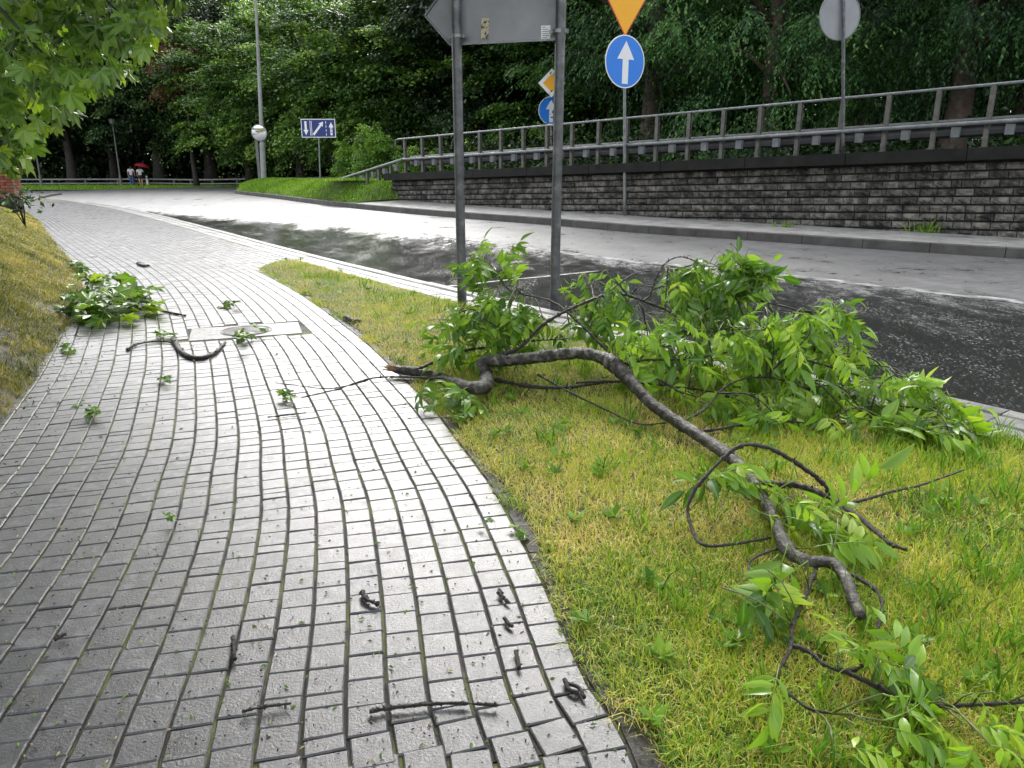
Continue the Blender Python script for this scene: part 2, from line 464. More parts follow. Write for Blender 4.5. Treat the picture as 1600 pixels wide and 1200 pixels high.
M['terracotta'] = surf('terracotta_brick', [(.3, (.14, .038, .018)), (.7, (.3, .085, .04))], 6, (.5, .8), .4, 30, rnd=.3)
M['iron'] = surf('cast_iron', [(.3, (.03, .03, .032)), (.7, (.08, .08, .085))], 20, (.3, .5), .5, 90, metal=.4)
M['skin'] = surf('skin', [(.3, (.5, .28, .19)), (.7, (.56, .33, .23))], 6, (.5, .6))
M['hair'] = surf('dark_hair', [(.3, (.02, .013, .009)), (.7, (.05, .03, .02))], 20, (.5, .7))
M['shirt'] = surf('white_shirt', [(.3, (.62, .6, .6)), (.7, (.75, .73, .73))], 6, (.7, .9))
M['tee'] = surf('pale_blue_shirt', [(.3, (.5, .6, .62)), (.7, (.62, .7, .72))], 6, (.7, .9))
M['jeans'] = surf('blue_jeans', [(.3, (.03, .07, .18)), (.7, (.08, .16, .34))], 6, (.7, .9))
M['shorts'] = surf('dark_shorts', [(.3, (.012, .016, .035)), (.7, (.025, .03, .05))], 6, (.7, .9))
M['umbrella'] = surf('red_umbrella_cloth', [(.3, (.42, .018, .04)), (.7, (.55, .04, .07))], 5, (.4, .6))
M['leaf_ash'] = leafmat('ash_leaf', [(.0, (.05, .14, .012)), (.35, (.14, .30, .02)), (.7, (.26, .46, .032)), (1.0, (.42, .58, .07))], .42, rough=.3, objrnd=.5, spec=.55, mid=True)
M['leaf_maple'] = leafmat('maple_leaf', [(.0, (.018, .055, .008)), (.4, (.06, .16, .014)), (.75, (.16, .32, .022)), (1.0, (.34, .48, .035))], .38, rough=.36, objrnd=.9, mid=True)
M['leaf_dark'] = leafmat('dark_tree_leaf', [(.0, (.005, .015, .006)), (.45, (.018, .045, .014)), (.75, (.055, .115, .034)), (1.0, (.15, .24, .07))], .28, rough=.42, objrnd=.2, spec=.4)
M['leaf_mid'] = leafmat('green_tree_leaf', [(.0, (.010, .03, .008)), (.45, (.055, .135, .024)), (.75, (.17, .33, .055)), (1.0, (.36, .5, .1))], .32, rough=.42, objrnd=.2, spec=.4)
M['leaf_spruce'] = leafmat('feathery_tree_leaf', [(.0, (.006, .024, .009)), (.45, (.038, .115, .034)), (.75, (.12, .28, .072)), (1.0, (.27, .45, .13))], .3, rough=.45, objrnd=.2, spec=.35)
M['leaf_bright'] = leafmat('bright_shrub_leaf', [(.0, (.03, .09, .012)), (.5, (.14, .3, .03)), (1.0, (.32, .5, .08))], .38, rough=.42, objrnd=.2)
M['leaf_rust'] = leafmat('rusty_leaf', [(.0, (.05, .035, .012)), (.5, (.11, .06, .02)), (1.0, (.19, .10, .03))], .3, rough=.5, objrnd=.2)
M['leaf_dry'] = leafmat('dry_leaf', [(.0, (.22, .11, .03)), (1.0, (.36, .2, .06))], .25, (1.1, 1, .7), .6, .2)
M['grass'] = leafmat('verge_grass', [(.0, (.035, .10, .010)), (.28, (.13, .30, .02)), (.52, (.32, .48, .04)), (.74, (.55, .55, .08)), (1.0, (.74, .62, .22))], .35, (1.1, 1.05, .6), .5, 0.0, .3)
M['grass_bank'] = leafmat('bank_straw', [(.0, (.045, .07, .012)), (.3, (.14, .18, .025)), (.6, (.32, .31, .055)), (1.0, (.58, .49, .16))], .3, (1.1, 1.0, .6), .55, 0.0, .3)
M['grass_green'] = leafmat('lush_grass', [(.0, (.07, .17, .014)), (.5, (.18, .36, .028)), (1.0, (.34, .50, .06))], .4, (1.1, 1.05, .6), .45, 0.0, .3)

# ------------------------------------------------------------------ the lines of the place
REF = smooth_path([(.46, -.8), (.38, .2), (.27, 1.31), (.19, 1.60), (.09, 2.10), (-.07, 2.75), (-.23, 3.24), (-.43, 3.83), (-.79, 4.71), (-1.28, 5.82),
                   (-2.36, 7.97), (-3.75, 10.3), (-5.8, 13.2), (-8.3, 16.7), (-11.8, 21.7), (-16.5, 28.), (-23, 35.2)], .05)
KERB = smooth_path([(6.6, -1.4), (5.1, .55), (2.73, 3.76), (1.08, 5.85), (-.6, 8.1), (-2.4, 10.6), (-4.4, 13.5), (-6.9, 17.2), (-10.6, 22.6), (-15.5, 29.2), (-22, 36.5), (-30, 44)], .1)

def frame_of(path):
    T = np.gradient(path, axis=0)
    T /= np.linalg.norm(T, axis=1)[:, None]
    return T, np.stack([-T[:, 1], T[:, 0]], axis=1)      # tangent, left normal
REF_T, REF_N = frame_of(REF)
KERB_T, KERB_N = frame_of(KERB)
REF_S = np.concatenate([[0], np.cumsum(np.linalg.norm(np.diff(REF, axis=0), axis=1))])

def off(path, nrm, d):
    return path + nrm * np.asarray(d).reshape(-1, 1)

def signed(path, nrm, pts):
    """signed distance (left positive) of points from a path, and the index of the nearest path point"""
    pts = np.atleast_2d(pts)
    idx = np.empty(len(pts), dtype=int)
    for i in range(0, len(pts), 4000):
        d = ((pts[i:i + 4000, None, :] - path[None]) ** 2).sum(-1)
        idx[i:i + 4000] = d.argmin(1)
    v = pts - path[idx]
    return (v * nrm[idx]).sum(1), idx

MED = [(1990, 404, 9.4, .15), (1600, 388, 10.8, .17), (1150, 361, 13.6, .20), (1000, 352, 14.8, .22), (860, 341, 16.4, .255), (730, 332, 18.3, .28), (620, 323.6, 20.6, .30), (500, 312.6, 25.3, .32), (430, 304.5, 30.5, .33), (370, 298, 36.5, .35)]
MEDP = []
for x, y, D, z in MED:
    g = G(x, y, z); MEDP.append((g[0], g[1], z))
MEDP.append((MEDP[-1][0] - .6, MEDP[-1][1] + 1.6, .35))
MEDK = smooth_path(MEDP, .1)
MEDK_T, MEDK_N = frame_of(MEDK[:, :2])

LEDGE_D = np.interp(REF[:, 1], [0, 3, 6, 9, 13, 20, 35], [2.15, 2.15, 2.12, 2.0, 1.85, 1.65, 1.5])
LEDGE = off(REF, REF_N, LEDGE_D)
GRASS_TIP_Y = 10.3

def road_z(x, y):
    p = np.stack([np.ravel(x), np.ravel(y)], axis=1)
    dn, _ = signed(KERB[::3], KERB_N[::3], p)
    df, ix = signed(MEDK[::3, :2], MEDK_N[::3], p)
    dn = np.abs(dn); df = np.abs(df)
    zf = MEDK[::3, 2][ix] - .15
    t = dn / (dn + df + 1e-6)
    t = t * t * (3 - 2 * t)
    z = -.07 * (1 - t) + zf * t
    return z.reshape(np.shape(x))

# ------------------------------------------------------------------ ground, road, pavement
def grid_mesh(name, X, Y, Z, mat, attrs=None, smooth=True):
    ny, nx = X.shape
    V = np.stack([X.ravel(), Y.ravel(), Z.ravel()], axis=1)
    i = np.arange(ny - 1)[:, None] * nx + np.arange(nx - 1)[None]
    i = i.ravel()
    F = np.stack([i, i + 1, i + nx + 1, i + nx], axis=1)
    return mesh(name, V, F, [mat], attrs, smooth)

g = obj('ground', mesh('ground', [(-700, -300, -.55), (700, -300, -.55), (700, 900, -.55), (-700, 900, -.55)], [(0, 1, 2, 3)], [M['floor']]))
g['kind'] = 'structure'

xs = np.concatenate([np.arange(-75, -24, 1.5), np.arange(-24, 14, .2), np.arange(14, 30.1, 1.)])
ys = np.concatenate([np.arange(-3, 22, .2), np.arange(22, 58.1, .8)])
X, Y = np.meshgrid(xs, ys)
Z = road_z(X, Y)
dk, _ = signed(KERB[::2], KERB_N[::2], np.stack([X.ravel(), Y.ravel()], axis=1))
dist_k = -dk                                            # metres out into the road
yy = Y.ravel()
wid = np.interp(yy, [2, 6, 10, 15, 19, 24, 30], [5.4, 5.0, 4.4, 3.6, 2.5, 1.1, .4])
pud = np.clip(1 - dist_k / wid, 0, 1) ** .55
pud = np.where(dist_k < 0, .8, pud)
pud = pud * np.interp(yy, [0, 16, 26, 40], [.95, .95, .55, .15])
o = obj('road', grid_mesh('road', X, Y, Z, M['road'], {'puddle': pud}))
o['kind'] = 'structure'

# pavement bed (joint filling) and the pavers
def strip(path_a, path_b, za, zb, name, mat, nseg=1, zf=None):
    t = np.linspace(0, 1, nseg + 1)[None, :]
    X = path_a[:, 0:1] * (1 - t) + path_b[:, 0:1] * t
    Y = path_a[:, 1:2] * (1 - t) + path_b[:, 1:2] * t
    za = np.broadcast_to(np.asarray(za, dtype=float).reshape(-1, 1), (len(path_a), 1)); zb = np.broadcast_to(np.asarray(zb, dtype=float).reshape(-1, 1), (len(path_a), 1))
    Z = za * (1 - t) + zb * t
    if zf is not None:
        Z = Z + zf(X, Y, t)
    return grid_mesh(name, X, Y, Z, mat)

pavement = empty('pavement')
pavement['kind'] = 'structure'
Lx = off(REF, REF_N, LEDGE_D + .5)
# right edge of the bed follows the kerb beyond the tip of the verge
sk, ik = signed(KERB, KERB_N, REF)
right_d = np.where(REF[:, 1] > GRASS_TIP_Y - 1.2, np.maximum(sk - .15, .1), .1)
Rx = off(REF, REF_N, -right_d)
bed = obj('joint_bed', strip(Lx[::4], Rx[::4], -.0062, -.0062, 'joint_bed', M['joint'], 1), pavement)

PW = .1005
def paver_mesh(name, lx, ly, b=.0036, dz=.055):
    mb = MB(); mb.box((-lx / 2, -ly / 2, -dz), (lx / 2, ly / 2, 0), bev=b)
    return mb.mesh(name, M['paver'])
PV = {'full': paver_mesh('paver', .0932, .0982), 'half': paver_mesh('paver_half', .0932, .0482)}
COVER = (G(385, 517)[0], G(385, 517)[1], .86, .50, R(20))          # inspection cover: centre, size, turn
def in_cover(x, y, grow=0.0):
    a = COVER[4]; dx, dy = x - COVER[0], y - COVER[1]
    u, v = dx * math.cos(a) + dy * math.sin(a), -dx * math.sin(a) + dy * math.cos(a)
    return abs(u) < COVER[2] / 2 + grow and abs(v) < COVER[3] / 2 + grow
pv = []
for k in range(-13, 23):
    o_ = (k + .5) * PW
    s = REF_S[-1] * 0 + random.uniform(0, .1)
    path = off(REF, REF_N, o_)
    L = np.concatenate([[0], np.cumsum(np.linalg.norm(np.diff(path, axis=0), axis=1))])
    ymax = 33 if k > -12 else 30
    while s < L[-1] - .2:
        half = random.random() < .07
        ln = .0505 if half else .1005
        c = s + ln / 2
        x, y = np.interp(c, L, path[:, 0]), np.interp(c, L, path[:, 1])
        j = min(len(L) - 1, int(np.searchsorted(L, c)))
        s += ln
        if y < .95 or y > ymax:
            continue
        if o_ > LEDGE_D[j] + .12:
            continue
        if k < 0:
            if y < GRASS_TIP_Y - .9:
                continue
        if in_cover(x, y, .045):
            continue
        T = REF_T[j]
        pv.append((x, y, math.atan2(T[1], T[0]) - math.pi / 2, half, k))
# pieces right of the reference line stop at the kerb band and at the tip of the verge
pts = np.array([(a[0], a[1]) for a in pv])
sd_, _ = signed(KERB, KERB_N, pts)
def verge_tip(x, y, k):
    return k < 0 and y < GRASS_TIP_Y - .9 + .16 * (-k)
pv = [a for a, d in zip(pv, sd_) if d > .50 and not verge_tip(a[0], a[1], a[4])]
cand = []
for i, a in enumerate(pv):
    q = proj((a[0], a[1], 0))
    if q and -20 < q[0] < 1620 and q[1] < 1215:
        cand.append((q[2], i))
cand.sort()
single = {i for _, i in cand[:300]}
JV, JF, JA = [], [], []
tv = {h: np.array([v.co[:] for v in PV[h].vertices]) for h in PV}
tf = {h: [tuple(p.vertices) for p in PV[h].polygons] for h in PV}
mbp = MB()
prng = random.Random(3)
for i, (x, y, a, half, k) in enumerate(pv):
    h = 'half' if half else 'full'
    z = prng.uniform(-.0015, .002); rx, ry = prng.gauss(0, .007), prng.gauss(0, .009); rz = a + prng.gauss(0, .012)
    if i in single:
        o = obj('paver', PV[h], pavement, (x, y, z), (rx, ry, rz))
    else:
        E_ = np.array(Euler((rx, ry, rz)).to_matrix())
        V = tv[h] @ E_.T + np.array((x, y, z))
        if y > 9:
            V[:, 2] = V[:, 2]
        mbp.add(V, tf[h], prng.random())
pr = obj('paver_field', mbp.mesh('paver_field', M['paver']), pavement)
pr['kind'] = 'stuff'

# inspection cover in the pavement
ic = empty('inspection_cover', (COVER[0], COVER[1], 0), COVER[4])
tag(ic, 'pale rectangular concrete inspection cover set flush among the pavers', 'cover')
mb = MB(); mb.box((-COVER[2] / 2, -COVER[3] / 2, -.05), (COVER[2] / 2, COVER[3] / 2, .001), bev=.008)
obj('surround', mb.mesh('cover_surround', M['kerb']), ic)
ring = [(.18 * math.cos(t), .18 * math.sin(t)) for t in np.linspace(0, 2 * math.pi, 33)[:-1]]
mb = MB(); mb.prism(ring, -.02, .004)
obj('lid', mb.mesh('cover_lid', M['kerb_far']), ic)
rim = [(.195 * math.cos(t), .195 * math.sin(t), .0025) for t in np.linspace(0, 2 * math.pi, 41)]
mb = MB(); mb.tube(rim, .003, 6, False)
obj('rim', mb.mesh('cover_rim', M['iron']), ic)

# edging stones along the right side of the pavers
edging = empty('pavement_edging'); edging['kind'] = 'structure'
e_path = off(REF, REF_N, -.033)
L = np.concatenate([[0], np.cumsum(np.linalg.norm(np.diff(e_path, axis=0), axis=1))])
s = .6
while s < L[-1]:
    y = np.interp(s, L, e_path[:, 1])
    if y > GRASS_TIP_Y - .6:
        break
    tt = np.linspace(s, s + .492, 7)
    mid = np.stack([np.interp(tt, L, e_path[:, 0]), np.interp(tt, L, e_path[:, 1])], axis=1)
    T, Nn = frame_of(mid)
    A, B = mid + Nn * .026, mid - Nn * .024
    V = [(*a, -.08) for a in A] + [(*b, -.08) for b in B] + [(*a, -.002) for a in A] + [(*b, -.005) for b in B]
    n = len(mid); F = []
    for i in range(n - 1):
        F += [(2 * n + i, 3 * n + i, 3 * n + i + 1, 2 * n + i + 1), (i, 2 * n + i, 2 * n + i + 1, i + 1), (n + i, n + i + 1, 3 * n + i + 1, 3 * n + i)]
    F += [(0, n, 3 * n, 2 * n), (n - 1, 3 * n - 1, 4 * n - 1, 2 * n - 1)]
    if y > 1.0 or True:
        obj('edging_stone', mesh('edging_stone', V, F, [M['edging']]), edging)
    s += .5

# near kerb: kerb stones and a band of slabs behind
def curved_box(path, nrm, d0, d1, z0, z1, mat, name, bev=.012):
    A, B = path + nrm * d0, path + nrm * d1
    n = len(path); V = []
    z1 = np.broadcast_to(z1, (n,)); z0 = np.broadcast_to(z0, (n,))
    sgn = 1 if d1 > d0 else -1
    A2, B2 = path + nrm * (d0 + sgn * bev), path + nrm * (d1 - sgn * bev)
    for Q, zz in ((A, z0), (A, z1 - bev), (A2, z1), (B2, z1), (B, z1 - bev), (B, z0)):
        V += [(q[0], q[1], z) for q, z in zip(Q, zz)]
    F = []
    for r in range(5):
        for i in range(n - 1):
            F.append((r * n + i, r * n + i + 1, (r + 1) * n + i + 1, (r + 1) * n + i))
    F += [tuple(r * n for r in range(6)), tuple(r * n + n - 1 for r in range(6))[::-1]]
    m = mesh(name, V, F, [mat])
    bm = bmesh.new(); bm.from_mesh(m); bmesh.ops.recalc_face_normals(bm, faces=bm.faces); bm.to_mesh(m); bm.free()
    return m

def stones(path, z, d0, d1, depth, length, mat, name, parent, s0=0, s1=1e9, gap=.008, jit=.0):
    T, Nn = frame_of(path)
    L = np.concatenate([[0], np.cumsum(np.linalg.norm(np.diff(path, axis=0), axis=1))])
    s = s0
    while s + length < min(s1, L[-1]):
        tt = np.linspace(s, s + length - gap, 5)
        p = np.stack([np.interp(tt, L, path[:, 0]), np.interp(tt, L, path[:, 1])], axis=1)
        nn = np.stack([np.interp(tt, L, Nn[:, 0]), np.interp(tt, L, Nn[:, 1])], axis=1)
        zz = np.interp(tt, L, z) if np.ndim(z) else np.full(5, z)
        dz = random.uniform(-jit, jit)
        obj(name, curved_box(p, nn, d0, d1, zz + dz - depth, zz + dz, mat, name), parent)
        s += length

nk = empty('near_kerb'); nk['kind'] = 'structure'
stones(KERB, .012, .0, .13, .2, 1.0, M['kerb'], 'kerb_stone', nk, 1.5, 42, jit=.004)
stones(KERB, .002, .135, .30, .12, .50, M['kerb'], 'band_slab', nk, 1.5, 42, jit=.004)
stones(KERB, .002, .305, .47, .12, .50, M['kerb'], 'band_slab', nk, 1.75, 42, jit=.004)
L = np.concatenate([[0], np.cumsum(np.linalg.norm(np.diff(KERB, axis=0), axis=1))])
obj('band', strip(off(KERB, KERB_N, .135)[::4], off(KERB, KERB_N, .49)[::4], -.012, -.012, 'band', M['joint']), nk)

# median kerb and strip
mk = empty('median_kerb'); mk['kind'] = 'structure'
stones(MEDK[:, :2], MEDK[:, 2], .0, -.14, .35, 1.0, M['kerb_far'], 'kerb_stone', mk, 0, 1e9, gap=.01)

# wall geometry
WA, WB = P(1600, 372, 12.4), P(612, 312, 23.4)
wd = np.array((WB[0] - WA[0], WB[1] - WA[1])); WLEN = np.linalg.norm(wd); wd /= WLEN
wn_ = np.array((wd[1], -wd[0]))                          # one side of the wall
if np.dot(wn_, -WA[:2]) < 0:
    wn_ = -wn_                                           # points at the road
W0S = -5.0
def wall_xy(s, d=0.0):
    return WA[:2] + wd * s + wn_ * d
def cop_z(s):
    return 1.665 - (1.665 - 1.185) * s / WLEN
def base_z(s):
    return np.interp(s, [-6, 0, 7, 12, WLEN, WLEN + 3], [.15, .175, .235, .30, .40, .42])

# strip between the median kerb and the wall foot / island
nS = 60
ss = np.linspace(W0S, WLEN + .2, nS)
wall_foot = np.stack([wall_xy(s, -.05) for s in ss])
med_in = off(MEDK[:, :2], MEDK_N, -.14)
_, ixm = signed(med_in, MEDK_N, wall_foot)
A = med_in[ixm]
o = obj('median_strip', strip(A, wall_foot, MEDK[ixm, 2] - .004, np.array([base_z(s) for s in ss]), 'median_strip', M['concrete'], 6,
        lambda X, Y, t: .012 * (vnoise(X * 2, Y * 2) - .5)))
o['kind'] = 'structure'

# grass island left of the wall: from kerb up to a ridge, then down behind
i0 = ixm.max()
isl = med_in[i0:]
islz = MEDK[i0:, 2]
n = len(isl)
ridge_pts = smooth_path([wall_xy(WLEN - .5, .02), wall_xy(WLEN + .25, .05), wall_xy(WLEN + 1.0, -.3), P(520, 283, 24.6)[:2] + np.array((0, -.3)), P(500, 284, 30)[:2], P(440, 284, 35)[:2], P(413, 284, 39)[:2], P(375, 288, 41)[:2]], .1)
ri = np.linspace(0, len(ridge_pts) - 1, n).astype(int)
ridge = ridge_pts[ri]
rz = np.interp(np.linspace(0, 1, n), [0, .03, .1, .25, .9, 1.0], [.42, .8, .97, .90, .84, .55])
back = ridge + np.array((4.0, 6.0))
t = np.linspace(0, 1, 12)[None]
Xi = np.concatenate([isl[:, 0:1] * (1 - t) + ridge[:, 0:1] * t, ridge[:, 0:1] * .5 + back[:, 0:1] * .5, back[:, 0:1]], axis=1)
Yi = np.concatenate([isl[:, 1:2] * (1 - t) + ridge[:, 1:2] * t, ridge[:, 1:2] * .5 + back[:, 1:2] * .5, back[:, 1:2]], axis=1)
tz = np.sin(t * math.pi / 2) ** .9
Zi = np.concatenate([(islz[:, None] - .004) * (1 - tz) + rz[:, None] * tz, rz[:, None] - .1, np.full((n, 1), -.3)], axis=1)
o = obj('grass_island', grid_mesh('grass_island', Xi, Yi, Zi, M['lawn'])); o['kind'] = 'structure'
ISL = (Xi, Yi, Zi)

# embankment behind the wall and the park beyond the far side of the road
eb = np.stack([wall_xy(s, -.9) for s in ss])
o = obj('embankment', strip(eb, eb + np.array((30., 30.)), np.array([cop_z(s) - .12 for s in ss]), .6, 'embankment', M['floor'], 8)); o['kind'] = 'structure'
o = obj('park_lawn', mesh('park_lawn', [(-95, 52.5, .03), (-40, 53.2, .03), (-17, 50, .05), (-8, 52, .05), (-8, 66, .1), (-40, 67, .1), (-95, 67, .1)], [(0, 1, 2, 3, 4, 5, 6)], [M['lawn']])); o['kind'] = 'structure'
o = obj('park_floor', mesh('park_floor', [(-140, 66.9, .09), (30, 65.9, .09), (60, 140, .3), (-140, 140, .3)], [(0, 1, 2, 3)], [M['floor']])); o['kind'] = 'structure'

# verge (grass strip) soil
va, vb = [], []
ve = REF[(REF[:, 1] > -.6) & (REF[:, 1] < GRASS_TIP_Y - .4)]
vn = REF_N[(REF[:, 1] > -.6) & (REF[:, 1] < GRASS_TIP_Y - .4)]
ve = ve[::3]; vn = vn[::3]
va = ve - vn * .058
tpar = np.linspace(0, 1, len(ve))
kin = off(KERB, KERB_N, .475)
kk = smooth_path(kin[(kin[:, 1] > -1.0) & (kin[:, 1] < 10.9)], .05)
kk = kk[np.linspace(0, len(kk) - 1, len(ve)).astype(int)]
def verge_h(X, Y, t):
    w = np.sin(np.pi * np.clip(t, 0, 1))
    return w * .045 + .018 * (vnoise(X * 1.7, Y * 1.7, 2) - .5) * np.minimum(1, 6 * w) - .004
verge_me = strip(va, kk, .0, .0, 'verge', M['soil'], 16, verge_h)
o = obj('verge', verge_me); o['kind'] = 'structure'
VT = np.linspace(0, 1, 17)[None]

# bank on the left of the pavement
bu = np.array([0, .12, .3, .6, 1.0, 1.5, 2.2, 3.2, 5, 8, 14])
bz = np.array([-.02, .06, .17, .36, .58, .82, 1.08, 1.3, 1.45, 1.5, 1.4])
le, ln_ = LEDGE[::6], REF_N[::6]
keep = le[:, 1] < 27
le, ln_ = le[keep], ln_[keep]
bscale = np.interp(le[:, 1], [0, 6, 12, 20, 27], [.95, 1.0, .9, .62, .35])
Xb = le[:, 0:1] + ln_[:, 0:1] * bu[None]; Yb = le[:, 1:2] + ln_[:, 1:2] * bu[None]
Zb = bz[None] * bscale[:, None] + .05 * (vnoise(Xb * 1.5, Yb * 1.5, 5) - .5) * np.minimum(1, bu[None] * 3)
o = obj('bank', grid_mesh('bank', Xb, Yb, Zb, M['soil'])); o['kind'] = 'structure'

# road markings (worn lane line and a transverse line)
def paint_strip(pts, w, name, breaks=None):
    p = smooth_path(pts, .12)
    T, Nn = frame_of(p)
    V, F = [], []
    for i, q in enumerate(p):
        ja, jb = .010 * (vnoise(i * .5, 1) - .5), .010 * (vnoise(i * .5, 9) - .5)
        for s_, jj in ((-1, ja), (1, jb)):
            c = q + Nn[i] * s_ * (w / 2 + jj)
            V.append((c[0], c[1], float(road_z(np.array([c[0]]), np.array([c[1]]))[0]) + .004))
    F = [(2 * i, 2 * i + 1, 2 * i + 3, 2 * i + 2) for i in range(len(p) - 1)]
    m = mesh(name, V, F, [M['paint']])
    return m
lane = [tuple(G(*a)[:2]) for a in ((1990, 517), (1600, 469), (1180, 424), (960, 404), (720, 374), (560, 354), (425, 340))]
o = obj('lane_line', paint_strip(lane, .2, 'lane_line')); o['kind'] = 'structure'
stop = [tuple(G(*a)[:2]) for a in ((655, 441), (720, 437), (780, 431), (860, 425), (935, 419))]
o = obj('cross_line', paint_strip(stop, .06, 'cross_line')); o['kind'] = 'structure'

# far-left kerb of the side road
side = np.array([G(88, 303)[:2], G(66, 306)[:2], G(48, 311)[:2], G(30, 318)[:2]])
sk_ = empty('side_kerb'); sk_['kind'] = 'structure'
stones(smooth_path(side, .2), .05, 0, .3, .3, 2.0, M['kerb_far'], 'kerb_stone', sk_)

# ------------------------------------------------------------------ wall
wall = empty('retaining_wall', (*wall_xy(0), 0))
tag(wall, 'long dark stone-block retaining wall with a thick coping behind the road', 'wall')
wall_inv = np.array((*wall_xy(0), 0))
def wpt(s, d, z):
    q = wall_xy(s, d)
    return np.array((q[0], q[1], z)) - wall_inv
def wall_slab(s0, s1, d0, d1, zt, zb, mat, name, n=30, parent=wall):
    V = []
    sl = np.linspace(s0, s1, n)
    for s in sl:
        V += [wpt(s, d0, zb(s)), wpt(s, d1, zb(s)), wpt(s, d1, zt(s)), wpt(s, d0, zt(s))]
    F = []
    for i in range(n - 1):
        a, b = 4 * i, 4 * i + 4
        F += [(a + j, a + (j + 1) % 4, b + (j + 1) % 4, b + j) for j in range(4)]
    F += [(0, 1, 2, 3), (4 * n - 1, 4 * n - 2, 4 * n - 3, 4 * n - 4)]
    m = mesh(name, V, F, [mat])
    bm = bmesh.new(); bm.from_mesh(m); bmesh.ops.recalc_face_normals(bm, faces=bm.faces); bm.to_mesh(m); bm.free()
    return obj(name, m, parent)
wall_slab(W0S, WLEN, -.5, -.05, lambda s: cop_z(s) - .15, lambda s: -.3, M['mortar'], 'core')
# coping in lengths
s = W0S
while s < WLEN:
    e = min(s + 2.0, WLEN + .25)
    wall_slab(s, e - .012, -1.0, .26, cop_z, lambda q: cop_z(q) - .205, M['coping'], 'coping_slab', 2)
    s += 2.0
# blocks: shared rough-faced meshes
def block_mesh(seed, w, h):
    r = np.random.default_rng(seed)
    nx, nz = 6, 4
    V, F = [], []
    for j in range(nz):
        for i in range(nx):
            u, v = i / (nx - 1), j / (nz - 1)
            edge = i in (0, nx - 1) or j in (0, nz - 1)
            y = .012 if edge else .026 + r.uniform(-.008, .022)
            V.append((w * (u - .5) * (1 if i in (0, nx - 1) else .96), y, h * (v - .5)))
    for j in range(nz - 1):
        for i in range(nx - 1):
            a = j * nx + i
            F.append((a, a + nx, a + nx + 1, a + 1))
    b = len(V)
    V += [(-w / 2, -.07, -h / 2), (w / 2, -.07, -h / 2), (w / 2, -.07, h / 2), (-w / 2, -.07, h / 2)]
    c = [0, nx - 1, nz * nx - 1, (nz - 1) * nx]
    F += [(b, b + 1) + tuple(range(nx))[::-1], (b + 1, b + 2) + tuple(nx - 1 + nx * j for j in range(nz))[::-1],
          (b + 2, b + 3) + tuple((nz - 1) * nx + i for i in range(nx)), (b + 3, b) + tuple(nx * j for j in range(nz))]
    return mesh('block', V, F, [M['brick']])
BH, BW = .142, .285
bms = [block_mesh(i, BW - .014, BH - .034) for i in range(5)]
bms_s = [block_mesh(10 + i, BW * .55 - .014, BH - .034) for i in range(3)]
blocks = []
brng = random.Random(5)
for row in range(9):
    s = W0S + brng.uniform(0, .2)
    while s < WLEN - .2:
        short = brng.random() < .16
        w = BW * .55 if short else BW
        c = s + w / 2
        z = cop_z(c) - .205 - .03 - BH * (row + .5)
        if z + BH / 2 > base_z(c) + .03:
            blocks.append((c, z, short, brng.randrange(3 if short else 5), brng.gauss(0, .012)))
        s += w
ang = math.atan2(wd[1], wd[0])
tilt = math.atan2(cop_z(1) - cop_z(0), 1.0)
rotz = math.atan2(wn_[1], wn_[0]) - math.pi / 2
# local x runs along the wall; y out of it
xdir = np.array((math.cos(rotz), math.sin(rotz)))
sgn = 1 if np.dot(xdir, wd) > 0 else -1
cb = []
for i, (c, z, sh, v, j) in enumerate(blocks):
    q = wall_xy(c); pq = proj((q[0], q[1], z))
    if pq and -10 < pq[0] < 1615:
        cb.append((pq[2], i))
cb.sort(); singles = {i for _, i in cb[:300]}
mbb = MB()
for i, (c, z, sh, v, j) in enumerate(blocks):
    me = (bms_s if sh else bms)[v]
    loc = wpt(c, .004 + j * .5, z)
    rot = Euler((0, -tilt * sgn, rotz))
    if i in singles:
        obj('block', me, wall, loc, rot)
    else:
        Rm = np.array(rot.to_matrix())
        V = np.array([p.co[:] for p in me.vertices]) @ Rm.T + loc
        mbb.add(V, [tuple(p.vertices) for p in me.polygons], brng.random())
o = obj('block_field', mbb.mesh('block_field', M['brick']), wall); o['kind'] = 'stuff'

# ------------------------------------------------------------------ guard rail on the coping
gr = empty('guard_rail', (*wall_xy(0), 0))
tag(gr, 'grey steel guard rail with a handrail along the top of the wall', 'guard rail')
SP = .808
def hline(s0, s1, d, h, r, name, mat, n=8, parent=gr):
    sl = np.linspace(s0, s1, 24)
    mb = MB(); mb.tube([wpt(s, d, cop_z(s) + h) for s in sl], r, n)
    return obj(name, mb.mesh(name, mat, True), parent)
S_END = 20 * SP * 1.0
posts = [k * SP for k in range(-6, 21)]
def post_mesh(h, name='post'):
    mb = MB()
    w, dpt, t = .075, .085, .012
    mb.box((-w / 2, -dpt / 2, 0), (w / 2, -dpt / 2 + t, h)); mb.box((-w / 2, dpt / 2 - t, 0), (w / 2, dpt / 2, h)); mb.box((-t / 2, -dpt / 2 + t, 0), (t / 2, dpt / 2 - t, h))
    mb.box((-w * .9, -dpt * .9, 0), (w * .9, dpt * .9, .012))
    return mb.mesh(name, M['post_steel'])
pm, pm_s = post_mesh(.985), post_mesh(.40, 'short_post')
bb = MB(); bb.box((-.065, -.05, -.085), (.065, .05, .085)); blk = bb.mesh('spacer_block', M['block'])
bb = MB(); bb.box((-.02, -.26, -.012), (.02, .26, .012)); arm = bb.mesh('bracket', M['galv'])
bb = MB(); bb.box((-.028, -.012, -.03), (.028, .012, .03)); plate = bb.mesh('bolt_plate', M['iron'])
gz = rotz
